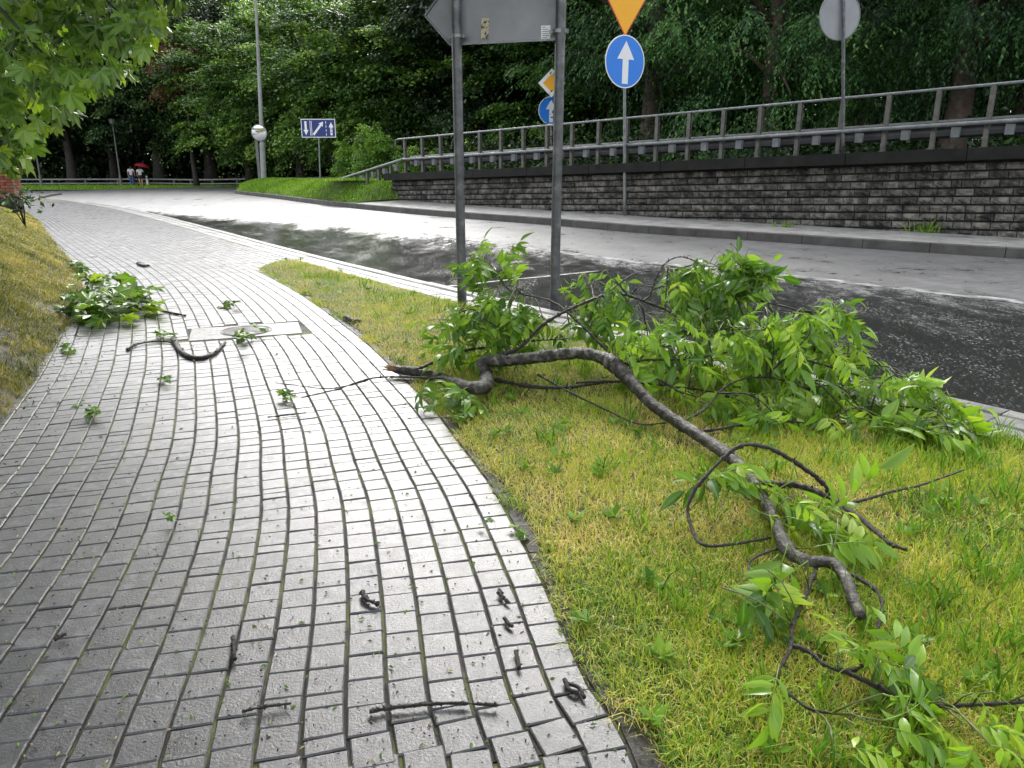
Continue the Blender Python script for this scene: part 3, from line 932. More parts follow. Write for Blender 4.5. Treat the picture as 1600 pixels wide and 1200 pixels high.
for s in posts:
    z = cop_z(s)
    obj('post', pm, gr, wpt(s, .03, z), (0, 0, gz))
    obj('spacer_block', blk, gr, wpt(s - .30, -.16, z + .29), (0, 0, gz))
    obj('bracket', arm, gr, wpt(s - .28, -.22, z + .42), (R(6), 0, gz + R(20)))
    obj('bolt_plate', plate, gr, wpt(s, .085, z + .345), (0, 0, gz))
hline(posts[0] - .3, S_END + .35, .03, 1.0, .026, 'handrail', M['galv'])
hline(posts[0] - .3, S_END, .14, .40, .036, 'front_rail', M['galv'])
# beam behind (W profile)
prof = [(-.02, -.16), (.03, -.12), (.03, -.05), (-.02, 0), (.03, .05), (.03, .12), (-.02, .16)]
V, F = [], []
sl = np.linspace(posts[0] - .3, S_END + .3, 20)
for s in sl:
    for d, h in prof:
        V.append(wpt(s, -.42 + d, cop_z(s) + .36 + h))
    for d, h in prof[::-1]:
        V.append(wpt(s, -.427 + d, cop_z(s) + .36 + h))
m_ = 2 * len(prof)
for i in range(len(sl) - 1):
    F += [(i * m_ + j, i * m_ + (j + 1) % m_, (i + 1) * m_ + (j + 1) % m_, (i + 1) * m_ + j) for j in range(m_)]
obj('back_beam', mesh('back_beam', V, F, [M['beam']]), gr)
# handrail end curl
mb = MB(); e = S_END + .35
mb.tube([wpt(e, .03, cop_z(e) + 1.0), wpt(e + .08, .03, cop_z(e) + .98), wpt(e + .11, .03, cop_z(e) + .9), wpt(e + .10, .03, cop_z(e) + .8)], .026, 8)
obj('handrail_end', mb.mesh('handrail_end', M['galv'], True), gr)
# sloping left end
endp = P(519, 284, 24.9) - wall_inv
st = wpt(S_END, .14, cop_z(S_END) + .40)
mb = MB(); mb.tube([st + (endp - st) * t for t in np.linspace(0, 1, 8)], .042, 8)
obj('end_rail', mb.mesh('end_rail', M['galv'], True), gr)
for k in range(1, 6):
    t = k / 6.2
    q = st + (endp - st) * t
    obj('short_post', pm_s, gr, q + np.array((0, .08, -.40)), (0, 0, gz))
    obj('spacer_block', blk, gr, q + np.array((.16, .25, -.13)), (0, 0, gz))

# ------------------------------------------------------------------ signs
def disc(r, n=40):
    return [(r * math.cos(t), r * math.sin(t)) for t in np.linspace(0, 2 * math.pi, n + 1)[:-1]]
UPM = Matrix.Rotation(R(90), 4, 'X')             # (x, y) drawing -> x, z with normal -Y
def plate_part(name, poly, h0, h1, mat, parent, loc):
    mb = MB(); mb.prism(poly, h0, h1, np.array(UPM))
    return obj(name, mb.mesh(name, mat), parent, loc)
def arrow_up(h, w, sw, hh):
    return [(-sw / 2, -h / 2), (sw / 2, -h / 2), (sw / 2, h / 2 - hh), (w / 2, h / 2 - hh), (0, h / 2), (-w / 2, h / 2 - hh), (-sw / 2, h / 2 - hh)]

# 1: back of the arrow-ended direction board on two poles
pA, pB = G(722, 475), G(866, 482)
ctr = (pA + pB) / 2
zdir = unit([*(pB - pA)[:2], 0])
rzb = math.atan2(zdir[1], zdir[0])
ds = empty('direction_sign', ctr, rzb)
tag(ds, 'grey back of an arrow-ended direction board on two thick grey poles', 'sign')
half = np.linalg.norm(pB - pA) / 2
for sx, lean in ((-1, R(-.1)), (1, R(.35))):
    mb = MB(); mb.tube([(0, 0, z) for z in np.linspace(-.1, 3.05, 14)], .045, 16)
    po = obj('pole', mb.mesh('pole', M['pole_grey'], True), ds, (sx * half, 0, 0), (0, lean, 0))
    mb = MB(); mb.tube([(0, 0, 3.05), (0, 0, 3.07)], .048, 16)
    obj('cap', mb.mesh('cap', M['pole_grey']), po)
# board: pentagon, behind the poles as seen from here
mid_ = proj(tuple(ctr))
def local_at(px, py):
    """position on the board plane (just beyond the poles) for a photo position"""
    d0 = P(px, py, 1.0) - np.array((0, 0, CH)); nrm = np.array((-zdir[1], zdir[0], 0))
    pl = ctr + nrm * .075
    t = np.dot(pl - np.array((0, 0, CH)), nrm) / np.dot(d0, nrm)
    w = np.array((0, 0, CH)) + d0 * t - ctr
    return np.dot(w, zdir), w[2]
tipx, tipz = local_at(663, 25)
lx, lz = local_at(703, 71); rx_, rz_ = local_at(880, 73)
hb = tipz - lz
poly = [(lx, lz), (rx_ + .02, lz), (rx_ + .02, lz + 2 * hb), (lx, lz + 2 * hb), (tipx, tipz)]
plate_part('board', poly, -.0025, .0025, M['sign_back'], ds, (0, .078, 0))
# folded rim
mb = MB()
for a, b in zip(poly, poly[1:] + poly[:1]):
    a, b = np.array(a), np.array(b); t = unit(b - a); nn = np.array((-t[1], t[0]))
    q = [a, b, b + nn * .014, a + nn * .014]
    mb.prism([tuple(c) for c in q], -.004, .022, np.array(UPM))
obj('rim', mb.mesh('rim', M['galv']), ds, (0, .075, 0))
mb = MB(); mb.box((-half - .06, -.012, -.02), (half + .05, .012, .02))
for z_ in (lz + .06, lz + 2 * hb - .08):
    for sx in (-1, 1):
        cb_ = MB(); cb_.tube([(0, 0, -.014), (0, 0, .014)], .052, 16); cb_.box((-.085, .0, -.014), (.085, .02, .014)); cb_.box((.055, -.02, -.016), (.075, .03, .016))
        obj('clamp', cb_.mesh('clamp', M['galv']), ds, (sx * half, 0, z_))
sx_, sz_ = local_at(758, 45)
stk = obj('sticker', MB().box((-.035, -.002, -.085), (.035, .002, .085)).mesh('sticker', surf('torn_sticker', [(.42, (.02, .02, .02)), (.5, (.5, .42, .28)), (.6, (.62, .58, .45)), (.68, (.03, .03, .03))], 28, (.5, .7), coord='obj')), ds, (sx_, .070, sz_), (0, R(4), 0))
sx_, sz_ = local_at(853, 52)
lab = obj('label_plate', MB().box((-.042, -.002, -.062), (.042, .002, .062)).mesh('label_plate', M['white']), ds, (sx_, .070, sz_))
for j in range(6):
    wl = [.03, .05, .06, .055, .06, .045][j]
    obj('print_line', MB().box((-wl / 2, -.0008, -.002), (wl / 2, .0008, .002)).mesh('print_line', M['iron']), lab, (-.032 + wl / 2, -.0028, .048 - j * .017))

# 2: give-way triangle over a blue arrow disc, on the median
def round_arrow(parent, r, loc, rz, name='disc'):
    d = plate_part(name, disc(r), -.004, .004, M['white'], parent, loc); d.rotation_euler = (0, 0, rz)
    b = plate_part('face', disc(r * .955), .004, .0065, M['blue'], d, (0, 0, 0))
    plate_part('arrow', [(x + .02 * r, y - .03 * r) for x, y in arrow_up(1.6 * r, .86 * r, .3 * r, .68 * r)], .0065, .009, M['white'], d, (0, 0, 0))
    return d
D2 = 16.1
b2 = G(976, 337, .245); sc = b2[1] / 1.0
s2 = empty('give_way_sign', b2)
tag(s2, 'amber give-way triangle above a blue disc with white arrow on thin pole', 'sign')
D2 = proj(tuple(b2))[2]
def zat(py, D):
    return PY(976, py, b2[1])[2]
zc = zat(97, D2); rd = 36.5 * D2 / FPX
tz0 = zat(59, D2)
mb = MB(); mb.tube([(0, 0, z) for z in np.linspace(-.1, tz0 + 1.0 - b2[2], 10)], .036, 12)
dx2 = PY(976, 97, b2[1])[0] - b2[0]; ln2 = dx2 / (zc - b2[2])
obj('pole', mb.mesh('pole', M['galv'], True), s2, (0, 0, 0), (0, math.atan(ln2), 0))
face_rz = R(-20)
round_arrow(s2, rd, (dx2, -.06, zc - b2[2]), R(30))
side_ = 1.25
tri = [(0, 0), (side_ / 2, side_ * .866), (-side_ / 2, side_ * .866)]
tri_o = plate_part('triangle', tri, -.004, .004, M['red'], s2, (ln2 * (tz0 - b2[2]), -.06, tz0 - b2[2])); tri_o.rotation_euler = (0, 0, R(8))
ins = .055
c_ = (0, side_ * .577)
tri2 = [(c_[0] + (x - c_[0]) * .93, c_[1] + (y - c_[1]) * .93) for x, y in tri]
plate_part('face', tri2, .004, .0065, M['yellow'], tri_o, (0, 0, 0))

# 3: priority diamond over a small blue arrow disc, far behind the rail
D3 = 28.5
b3 = P(861, 262, D3); b3[2] = .55
s3 = empty('priority_sign', b3)
tag(s3, 'yellow and white diamond sign above a small blue disc, far behind the rail', 'sign')
q3d, q3r = PY(862, 130, b3[1]), PY(860.5, 173, b3[1]); zd, zr = q3d[2] - b3[2], q3r[2] - b3[2]
mb = MB(); mb.tube([(0, 0, z) for z in np.linspace(-.2, zd + .4, 8)], .035, 10)
obj('pole', mb.mesh('pole', M['galv'], True), s3, (0, 0, 0), (0, math.atan((q3d[0] - b3[0]) / zd), 0))
a = 20.5 * D3 / FPX
dm = plate_part('diamond', [(0, -a), (a, 0), (0, a), (-a, 0)], -.004, .004, M['white'], s3, (q3d[0] - b3[0], -.06, zd))
plate_part('face', [(0, -a * .66), (a * .66, 0), (0, a * .66), (-a * .66, 0)], .004, .007, M['yellow'], dm, (0, 0, 0))
d3 = round_arrow(s3, 20.3 * D3 / FPX, (q3r[0] - b3[0], -.06, zr), R(20))

# 4: back of a round sign on the wall
D4 = 13.9
q4 = None
for s_ in np.linspace(0, WLEN, 400):
    xy = wall_xy(s_, .10); pr_ = proj((xy[0], xy[1], cop_z(s_)))
    if abs(pr_[0] - 1319) < 2.0:
        q4 = (xy[0], xy[1], cop_z(s_), pr_[2])
s4 = empty('round_sign', q4[:3])
tag(s4, 'grey back of a round sign on a thin pole fixed to the wall coping', 'sign')
q4t = PY(1314, 24, q4[1]); zt4 = q4t[2] - q4[2]; ln4 = (PY(1318, 24, q4[1])[0] - q4[0]) / zt4
mb = MB(); mb.tube([(0, 0, z) for z in np.linspace(-.05, zt4 + .38, 10)], .032, 12)
obj('pole', mb.mesh('pole', M['pole_grey'], True), s4, (0, 0, 0), (0, math.atan(ln4), 0))
r4 = 33.5 * q4[3] / FPX
dd = plate_part('disc', disc(r4), -.004, .004, M['sign_back'], s4, (q4t[0] - q4[0], .05, zt4)); dd.rotation_euler = (0, 0, R(12))
mb = MB(); mb.tube([(r4 * math.cos(t), 0, r4 * math.sin(t)) for t in np.linspace(0, 2 * math.pi, 41)], .012, 6, False)
obj('rim', mb.mesh('rim', M['galv'], True), dd)

# 5: navy lane sign
D5 = 30.0
b5 = P(500.5, 283, D5)
s5 = empty('lane_sign', b5)
tag(s5, 'navy rectangular lane sign with three white arrows on a thin post', 'sign')
w5, h5 = 52.5 * D5 / FPX, 27 * D5 / FPX
q5 = PY(498, 200.5, b5[1]); z5 = q5[2] - b5[2]
mb = MB(); mb.tube([(0, 0, z) for z in np.linspace(-.2, z5, 8)], .032, 10)
obj('post', mb.mesh('post', M['galv'], True), s5, (0, 0, 0), (0, math.atan((q5[0] - b5[0]) / z5), 0))
def rect(x0, y0, x1, y1):
    return [(x0, y0), (x1, y0), (x1, y1), (x0, y1)]
bd = plate_part('panel', rect(-w5 / 2, -h5 / 2, w5 / 2, h5 / 2), -.01, .0, M['white'], s5, (q5[0] - b5[0], -.06, z5)); bd.rotation_euler = (0, R(0), R(0))
plate_part('face', rect(-w5 / 2 + .028, -h5 / 2 + .028, w5 / 2 - .028, h5 / 2 - .028), 0, .003, M['navy'], bd, (0, 0, 0))
def rotp(p, a, dx, dy):
    return [(x * math.cos(a) - y * math.sin(a) + dx, x * math.sin(a) + y * math.cos(a) + dy) for x, y in p]
plate_part('arrow', rotp(arrow_up(h5 * .74, .20, .085, .2), math.pi, -w5 * .365, 0), .003, .006, M['white'], bd, (0, 0, 0))
plate_part('arrow', rotp(arrow_up(h5 * .92, .2, .085, .17), R(-40), 0.0, 0), .003, .006, M['white'], bd, (0, 0, 0))
plate_part('arrow', rotp(arrow_up(h5 * .70, .20, .085, .19), 0, w5 * .375, -.02), .003, .006, M['white'], bd, (0, 0, 0))
for dx in (-.235, -.195):
    plate_part('line', rect(w5 * 0 + dx * w5 / 1.0 - .011, -h5 * .4, dx * w5 + .011, h5 * .4), .003, .006, M['white'], bd, (0, 0, 0))
for j in range(4):
    y0 = -h5 * .4 + j * h5 * .215
    plate_part('dash', rect(w5 * .225 - .011, y0, w5 * .225 + .011, y0 + h5 * .13), .003, .006, M['white'], bd, (0, 0, 0))
for j in range(2):
    plate_part('mark', rect(w5 * .375 - .022, -h5 * .24 + j * .11, w5 * .375 + .022, -h5 * .24 + .045 + j * .11), .006, .008, M['navy'], bd, (0, 0, 0))

# 6: lamp post with a traffic mirror
D6 = 39.0
b6 = P(412.5, 284, D6)
lp = empty('lamp_post', b6)
tag(lp, 'tall tapered pale grey lamp post standing on the grass island', 'lamp post')
q6 = PY(400.5, 20, b6[1]); ht = PY(401, -6, b6[1])[2] - b6[2]
lean = (q6[0] - b6[0]) / (q6[2] - b6[2])
mb = MB(); hz = np.array([-.2, 1.9, 1.95, ht]); mb.tube([(lean * z, 0, z) for z in hz], [.145, .14, .115, .06], 12)
obj('pole', mb.mesh('pole', M['lamp_pole'], False), lp)
mb = MB(); mb.tube([(lean * ht, 0, ht - .05), (lean * ht - .3, -.2, ht + .3), (lean * ht - 1.2, -.6, ht + .45)], .035, 8)
obj('arm', mb.mesh('arm', M['galv'], True), lp)
mb = MB(); mb.box((-.35, -.12, -.06), (.35, .12, .06), bev=.04)
obj('lamp_head', mb.mesh('lamp_head', M['galv']), lp, (lean * ht - 1.5, -.75, ht + .45))
mb = MB(); mb.box((-.07, -.05, 0), (.07, .05, 2.2)); obj('service_post', mb.mesh('service_post', M['galv_dark']), lp, (-.22, .05, -.1))
m6 = PY(406, 207, b6[1] - .1)
tm = empty('traffic_mirror', m6)
tm.rotation_euler = (R(9), 0, 0)
tag(tm, 'round convex traffic mirror with pale rim fixed to the lamp post', 'mirror')
rm = 11.8 * D6 / FPX
V, F = [], []
for j in range(7):
    r_ = rm * .93 * j / 6
    for i in range(28):
        t = 2 * math.pi * i / 28
        V.append((r_ * math.cos(t), -.06 + .045 * (j / 6) ** 2, r_ * math.sin(t)))
for j in range(6):
    for i in range(28):
        F.append((j * 28 + i, j * 28 + (i + 1) % 28, (j + 1) * 28 + (i + 1) % 28, (j + 1) * 28 + i))
mm, nt, out = newmat('mirror_glass'); b = N(nt, 'ShaderNodeBsdfPrincipled'); b.inputs['Metallic'].default_value = 1; b.inputs['Roughness'].default_value = .03; b.inputs['Base Color'].default_value = (.85, .86, .86, 1); nt.links.new(b.outputs[0], out.inputs['Surface'])
obj('mirror_glass', mesh('mirror_glass', V, F, [mm], None, True), tm, (0, -.12, 0))
mb = MB(); mb.tube([(rm * .96 * math.cos(t), -.12, rm * .96 * math.sin(t)) for t in np.linspace(0, 2 * math.pi, 41)], .028, 8, False)
obj('rim', mb.mesh('rim', M['lamp_pole'], True), tm)
mb = MB(); mb.prism(disc(rm * .9), -.0, .04, np.array(UPM)); obj('back_shell', mb.mesh('back_shell', M['galv_dark']), tm, (0, -.06, 0))
mb = MB(); mb.box((-.03, -.1, -.03), (.25, .1, .03)); obj('bracket', mb.mesh('bracket', M['galv_dark']), tm, (0, .05, 0))

# thin dark park lamp columns on the left
for px, y0, y1, D, nm in ((190, 196, 293, 60, 'thin dark lamp column left of the two walkers'), (66, 214, 296, 58, 'thin dark lamp column nearest the brick pillar')):
    b_ = P(px, y1, D); b_[2] = .05
    hgt = PY(px, y0, b_[1])[2]
    t_ = empty('lamp_column', b_); tag(t_, nm, 'lamp post', 'park lamp columns')
    mb = MB(); mb.tube([(0, 0, 0), (0, 0, .9), (0, 0, .92), (0, 0, hgt)], [.11, .1, .065, .045], 10); obj('column', mb.mesh('column', M['galv_dark']), t_)
    mb = MB(); mb.tube([(0, 0, hgt), (0, 0, hgt + .08), (0, 0, hgt + .4), (0, 0, hgt + .5)], [.06, .2, .26, .05], 12); obj('lantern', mb.mesh('lantern', M['galv_dark']), t_)

# low park rail
pf = empty('park_rail', (0, 0, 0))
tag(pf, 'low dark wooden rail along the edge of the park', 'fence')
mb = MB()
ra = [P(30, 296, 61), P(240, 287, 63), P(330, 284, 60), P(640, 282, 54)]
zt = [.62, .62, .62, .95]
rp = smooth_path([(a[0], a[1], z) for a, z in zip(ra, zt)], .5)
mb.tube(rp, .06, 6); obj('top_rail', mb.mesh('top_rail', M['lamp_pole']), pf)
mb = MB(); mb.tube(rp - np.array((0, 0, .32)), .045, 6); obj('lower_rail', mb.mesh('lower_rail', M['lamp_pole']), pf)
mb = MB(); mb.box((-.06, -.06, -.8), (.06, .06, .05)); pmesh = mb.mesh('post', M['post_steel'])
for i in range(0, len(rp), 5):
    obj('post', pmesh, pf, rp[i] + np.array((0, .08, 0)))

# terracotta brick pillar at the left edge
bp_ = P(13, 302, 21.0)
pil = empty('brick_pillar', bp_, R(10)); tag(pil, 'terracotta brick gate pillar with a flat cap at the left edge', 'pillar')
bm_ = MB(); bm_.box((-.25, -.25, -.6), (.25, .25, .58)); obj('core', bm_.mesh('core', M['mortar']), pil)
bm_ = MB(); bm_.box((-.085, -.01, -.034), (.085, .012, .034)); bk = bm_.mesh('brick', M['terracotta'])
for f_ in range(4):
    a_ = f_ * math.pi / 2
    for r_ in range(8):
        for c__ in range(3):
            u = -.172 + c__ * .172 + (.04 if r_ % 2 else -.04) * (1 if c__ == 1 else 0)
            loc = (u * math.cos(a_) + .255 * math.sin(a_), u * math.sin(a_) - .255 * math.cos(a_), -.06 + r_ * .08)
            if f_ in (0, 1, 3):
                obj('brick', bk, pil, loc, (0, 0, a_))
bm_ = MB(); bm_.box((-.33, -.33, .58), (.33, .33, .70), bev=.03); obj('cap', bm_.mesh('cap', M['terracotta']), pil)

# ------------------------------------------------------------------ foliage
def leaf_quads(c, ax, sd, L, W, fold=.25):
    """folded diamond leaves. c, ax (unit), sd (unit): (n,3); L, W: (n,)"""
    n = len(c)
    nr = np.cross(ax, sd)
    L = L[:, None]; W = W[:, None]
    v0 = c - ax * L * .5
    v1 = c + sd * W * .5 + nr * W * fold * .5 - ax * L * .06
    v2 = c + ax * L * .5
    v3 = c - sd * W * .5 + nr * W * fold * .5 - ax * L * .06
    V = np.stack([v0, v1, v2, v3], axis=1).reshape(-1, 3)
    b = np.arange(n) * 4
    F = np.concatenate([np.stack([b, b + 1, b + 2], 1), np.stack([b, b + 2, b + 3], 1)])
    return V, F

def norm_rows(a):
    return a / (np.linalg.norm(a, axis=1)[:, None] + 1e-9)

def make_crown(seed, rx, rz, zc, ncl, nper, L, style, mat, zmin=None, spread=1.0, name='crown'):
    r = np.random.default_rng(seed)
    d = norm_rows(r.normal(size=(ncl * 3, 3)))
    rad = r.uniform(.35, 1.0, ncl * 3) ** .6
    lump = .72 + .55 * vnoise(d[:, 0] * 2.2 + 7, d[:, 1] * 2.2 + d[:, 2] * 3.1, seed)
    cl = d * (rad * lump)[:, None] * np.array((rx, rx, rz)) + np.array((0, 0, zc))
    if zmin is not None:
        cl = cl[cl[:, 2] > zmin]
    cl = cl[:ncl]
    n = len(cl)
    ci = np.repeat(np.arange(n), nper)
    N_ = len(ci)
    out = norm_rows(cl - np.array((0, 0, zc)) + r.normal(size=(n, 3)) * .3)
    out[:, 2] *= .4
    out = norm_rows(out)
    side = norm_rows(np.cross(out, np.array((0, 0, 1.0))))
    csz = r.uniform(.6, 1.25, n) * spread
    if style == 'spray':
        a = r.normal(0, .42, N_) ; b = r.normal(0, .42, N_); c = r.normal(0, .13, N_)
        pos = cl[ci] + (out[ci] * a[:, None] + side[ci] * b[:, None]) * csz[ci][:, None]
        pos[:, 2] += (c - .30 * (a * a + b * b) - .15 * a) * csz[ci]
        ax = norm_rows(out[ci] * .7 + r.normal(size=(N_, 3)) * .55 + np.array((0, 0, -.45)))
        nup = norm_rows(np.array((0, 0, 1.0)) + r.normal(size=(N_, 3)) * .5 + out[ci] * .35)
    else:                                                   # hanging feathery strands
        k = 16
        st = ci * 64 + r.integers(0, max(1, nper // k), N_)
        hsh = lambda q: np.modf(np.abs(np.sin(st * q) * 43758.5453))[0]
        az = (hsh(12.9898) - .5) * 2.6; ln = .5 + .8 * hsh(78.233); dr = .1 + .5 * hsh(37.719)
        base = (np.stack([hsh(3.1), hsh(7.7), hsh(9.3)], 1) - .5) * np.array((.8, .8, .35))
        t = r.random(N_)
        dirh = out[ci] * np.cos(az)[:, None] + side[ci] * np.sin(az)[:, None]
        pos = cl[ci] + (base + dirh * (t * ln)[:, None]) * csz[ci][:, None]
        pos[:, 2] -= (dr * t ** 1.8) * csz[ci]
        lat = np.cross(dirh, np.array((0, 0, 1.0)))
        sg = np.where(r.random(N_) < .5, -1, 1)
        pos += lat * (sg * .05 * (1.1 - t))[:, None]
        ax = norm_rows(dirh * .5 + lat * (sg * .7)[:, None] + np.stack([0 * t, 0 * t, -.35 - .8 * t], 1) + r.normal(size=(N_, 3)) * .2)
        nup = norm_rows(np.array((0, 0, 1.0)) + dirh * .5 + r.normal(size=(N_, 3)) * .35)
    sd = norm_rows(np.cross(ax, nup))
    LL = L * r.uniform(.65, 1.25, N_)
    WW = LL * (r.uniform(.5, .7, N_) if style == 'spray' else r.uniform(.32, .45, N_))
    V, F = leaf_quads(pos, ax, sd, LL, WW)
    rnd = np.clip(.45 + r.normal(0, .2, N_) + (r.random(n) - .5)[ci] * .55, 0, 1)
    me = mesh(name, V, F, [mat], {'rnd': np.repeat(rnd, 4)})
    return me, cl

def make_trunk(seed, h, r0, cl, nl, mat, lean=.3):
    r = np.random.default_rng(seed + 100)
    mb = MB()
    zs = np.linspace(-.4, h, 9)
    wob = np.cumsum(r.normal(0, lean * .12, (9, 2)), axis=0); wob -= wob[0]; wob[:2] *= .2
    pts = np.column_stack([wob, zs])
    rad = r0 * (1 - .75 * (zs - zs[0]) / (h + .4)) ; rad[0] *= 1.5; rad[1] *= 1.1
    mb.tube(pts, rad, 10)
    low = cl[np.argsort(cl[:, 2] + r.normal(0, 2, len(cl)))]
    for c in low[:: max(1, len(low) // nl)][:nl]:
        zb = min(h * .95, max(h * .3, c[2] - np.hypot(c[0], c[1]) * .6))
        i = np.interp(zb, zs, np.arange(9)); i0_ = int(i)
        b = pts[min(8, i0_)]; b = np.array((b[0], b[1], zb))
        m1 = b * .55 + c * .45 + np.array((0, 0, .12 * np.linalg.norm(c - b)))
        rr = r0 * .32 * (1 - .5 * zb / h)
        mb.tube([b, m1, c], [rr, rr * .6, rr * .2], 6)
    return mb.mesh('trunk', mat, True)

TREES = {}
def tree_kind(key, seed, h, rx, rz, zc, ncl, nper, L, style, mat, tr0, tmat, zmin, spread=1.0):
    c, cl = make_crown(seed, rx, rz, zc, ncl, nper, L, style, mat, zmin, spread)
    TREES[key] = (make_trunk(seed, h, tr0, cl, 16, tmat), c)
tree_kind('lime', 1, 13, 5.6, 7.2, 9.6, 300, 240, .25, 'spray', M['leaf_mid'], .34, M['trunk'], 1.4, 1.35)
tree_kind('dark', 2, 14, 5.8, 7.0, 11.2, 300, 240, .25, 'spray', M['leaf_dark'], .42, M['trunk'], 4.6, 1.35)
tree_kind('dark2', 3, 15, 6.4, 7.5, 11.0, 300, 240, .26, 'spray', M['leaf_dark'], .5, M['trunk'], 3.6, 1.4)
tree_kind('feather', 4, 12, 5.0, 6.6, 8.0, 330, 330, .125, 'strand', M['leaf_spruce'], .36, M['trunk_brown'], 1.2, 1.25)
tree_kind('feather2', 5, 13, 5.4, 7.0, 8.6, 330, 330, .125, 'strand', M['leaf_spruce'], .4, M['trunk_brown'], .9, 1.25)
tree_kind('shrub', 6, 2.6, 1.5, 1.9, 2.0, 90, 120, .15, 'spray', M['leaf_bright'], .05, M['trunk'], .2, .62)
tree_kind('rust', 8, 10, 3.0, 2.4, 8.4, 60, 130, .25, 'spray', M['leaf_rust'], .2, M['trunk'], 5, 1.2)
def plant(key, name, x, y, z, s, rz, label, cat, group=None, sz=None):
    t = empty(name, (x, y, z), rz)
    t.scale = (s, s, s if sz is None else sz)
    tag(t, label, cat, group)
    obj('trunk', TREES[key][0], t); obj('crown', TREES[key][1], t)
    return t
def plant_px(key, name, px, D, z, s, label, group=None, cat='tree', rz=None, sz=None):
    q = P(px, 268, D)
    return plant(key, name, q[0], q[1], z, s, rng.uniform(0, 6.28) if rz is None else rz, label, cat, group, sz)
# right: feathery trees behind the wall
rg = 'feathery trees behind the guard rail'
for px, D, s, k, lb in ((1195, 24.5, 1.0, 'feather', 'feathery tree with a red-brown trunk between the blue disc and round sign'),
                        (1480, 21.0, .95, 'feather2', 'feathery dark green tree right of the round grey sign back'),
                        (1010, 29.0, 1.05, 'feather2', 'feathery tree rising just behind the amber triangle sign'),
                        (1720, 20.0, 1.0, 'feather', 'feathery tree whose fronds reach in at the top right corner'),
                        (1330, 29.5, 1.15, 'feather', 'feathery tree directly behind the round grey sign back'),
                        (1580, 30.0, 1.2, 'feather2', 'tall feathery tree deep behind the right end of the guard rail')):
    plant_px(k, 'feathery_tree', px, D, .5, s, lb, rg)
# middle: leafy trees
mg = 'leafy trees behind the grass island'
for px, D, s, lb in ((560, 47, 1.0, 'leafy green tree between the navy lane sign and the grey board'), (470, 52, 1.05, 'leafy green tree behind the navy lane sign'),
                     (660, 44, 1.0, 'leafy green tree behind the arrow end of the grey board'), (770, 42, 1.05, 'leafy tree seen between the two thick grey poles'),
                     (880, 38, .95, 'leafy tree behind the yellow and white diamond sign'), (390, 58, 1.05, 'leafy tree just left of the tall lamp post')):
    plant_px('lime' if px != 770 else 'dark2', 'leafy_tree', px, D, .1, s, lb, mg, sz=s * (.72 if px != 770 else .7))
# left: dark park trees
lg = 'dark park trees beyond the far lawn'
for px, D, s, k, lb in ((112, 63, .95, 'dark', 'dark tree with a thick black trunk left of the lamp column'), (249, 64, 1.0, 'dark2', 'dark tree whose thick black trunk stands right of the red umbrella'),
                        (330, 66, 1.1, 'dark2', 'dark tree between the red umbrella and the tall lamp post'), (180, 70, 1.1, 'dark', 'dark tree behind the lamp column left of the walkers'),
                        (20, 62, 1.0, 'dark', 'dark tree behind the brick pillar'), (60, 74, 1.1, 'dark2', 'dark tree deep in the park above the brick pillar')):
    plant_px(k, 'park_tree', px, D, .05, s, lb, lg, sz=s * .84)
plant_px('rust', 'rusty_tree', 305, 57, .05, 1.0, 'small tree with rusty brown leaves among the dark park trees')
# backing rows
k = 0
for D, pxs, s in ((86, range(-60, 760, 95), 1.2), (72, range(420, 1000, 105), 1.0), (46, range(930, 1900, 150), 1.25), (110, range(-100, 900, 130), 1.5), (66, range(960, 1700, 150), 1.35)):
    for px in pxs:
        kk_ = ('dark', 'dark2', 'lime')[k % 3] if px < 900 else ('feather', 'dark2')[k % 2]
        plant_px(kk_, 'background_tree', px + rng.uniform(-25, 25), D + rng.uniform(-3, 3), -.2, s * rng.uniform(.92, 1.1), 'dark tree of the dense wood closing off the view', 'trees of the wood behind')
        k += 1
# shrubs near the left end of the guard rail
for px, D, s, lb in ((588, 31, .68, 'bright green shrub right of the navy lane sign'), (640, 29, .45, 'bright green shrub at the end of the handrail'), (548, 34, .55, 'bright green shrub just behind the navy lane sign post'),
                     (690, 29, .4, 'low bright shrub behind the handrail beside the left thick pole')):
    plant_px('shrub', 'shrub', px, D, .45, s, lb, 'bright shrubs by the guard rail end', 'shrub')

def scatter_leaves(name, pts, L, mat, seed, flat=.5, wid=.6):
    r = np.random.default_rng(seed)
    n = len(pts)
    ax = norm_rows(r.normal(size=(n, 3)) * np.array((1, 1, .6)) + np.array((0, 0, -.2)))
    nup = norm_rows(np.array((0, 0, 1.0)) + r.normal(size=(n, 3)) * flat)
    sd = norm_rows(np.cross(ax, nup))
    LL = L * r.uniform(.6, 1.3, n)
    V, F = leaf_quads(pts, ax, sd, LL, LL * wid)
    return mesh(name, V, F, [mat], {'rnd': np.repeat(np.clip(.45 + r.normal(0, .22, n), 0, 1), 4)})
# undergrowth behind rail and in the park (a mass nobody could count)
r = np.random.default_rng(21)
U = []
for _ in range(1500):
    s = r.uniform(-6, WLEN + 6); d = -r.uniform(5, 22)
    q = wall_xy(s, d); h = r.uniform(.3, 1.9) * (.5 + .7 * vnoise(s * .4, d * .4))
    U.append(np.column_stack([r.normal(q[0], .5, 45), r.normal(q[1], .5, 45), .4 + h + r.normal(0, .35, 45)]))
U = np.concatenate(U)
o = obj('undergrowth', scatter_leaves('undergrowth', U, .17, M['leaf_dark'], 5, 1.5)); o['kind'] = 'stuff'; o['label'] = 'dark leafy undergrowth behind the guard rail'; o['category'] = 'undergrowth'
U = []
for _ in range(2600):
    x = r.uniform(-85, 40); y = r.uniform(74, 84); h = r.uniform(.2, 5.5)
    U.append(np.column_stack([r.normal(x, .9, 40), r.normal(y, .9, 40), h + r.normal(0, .6, 40)]))
U = np.concatenate(U)
UB = []
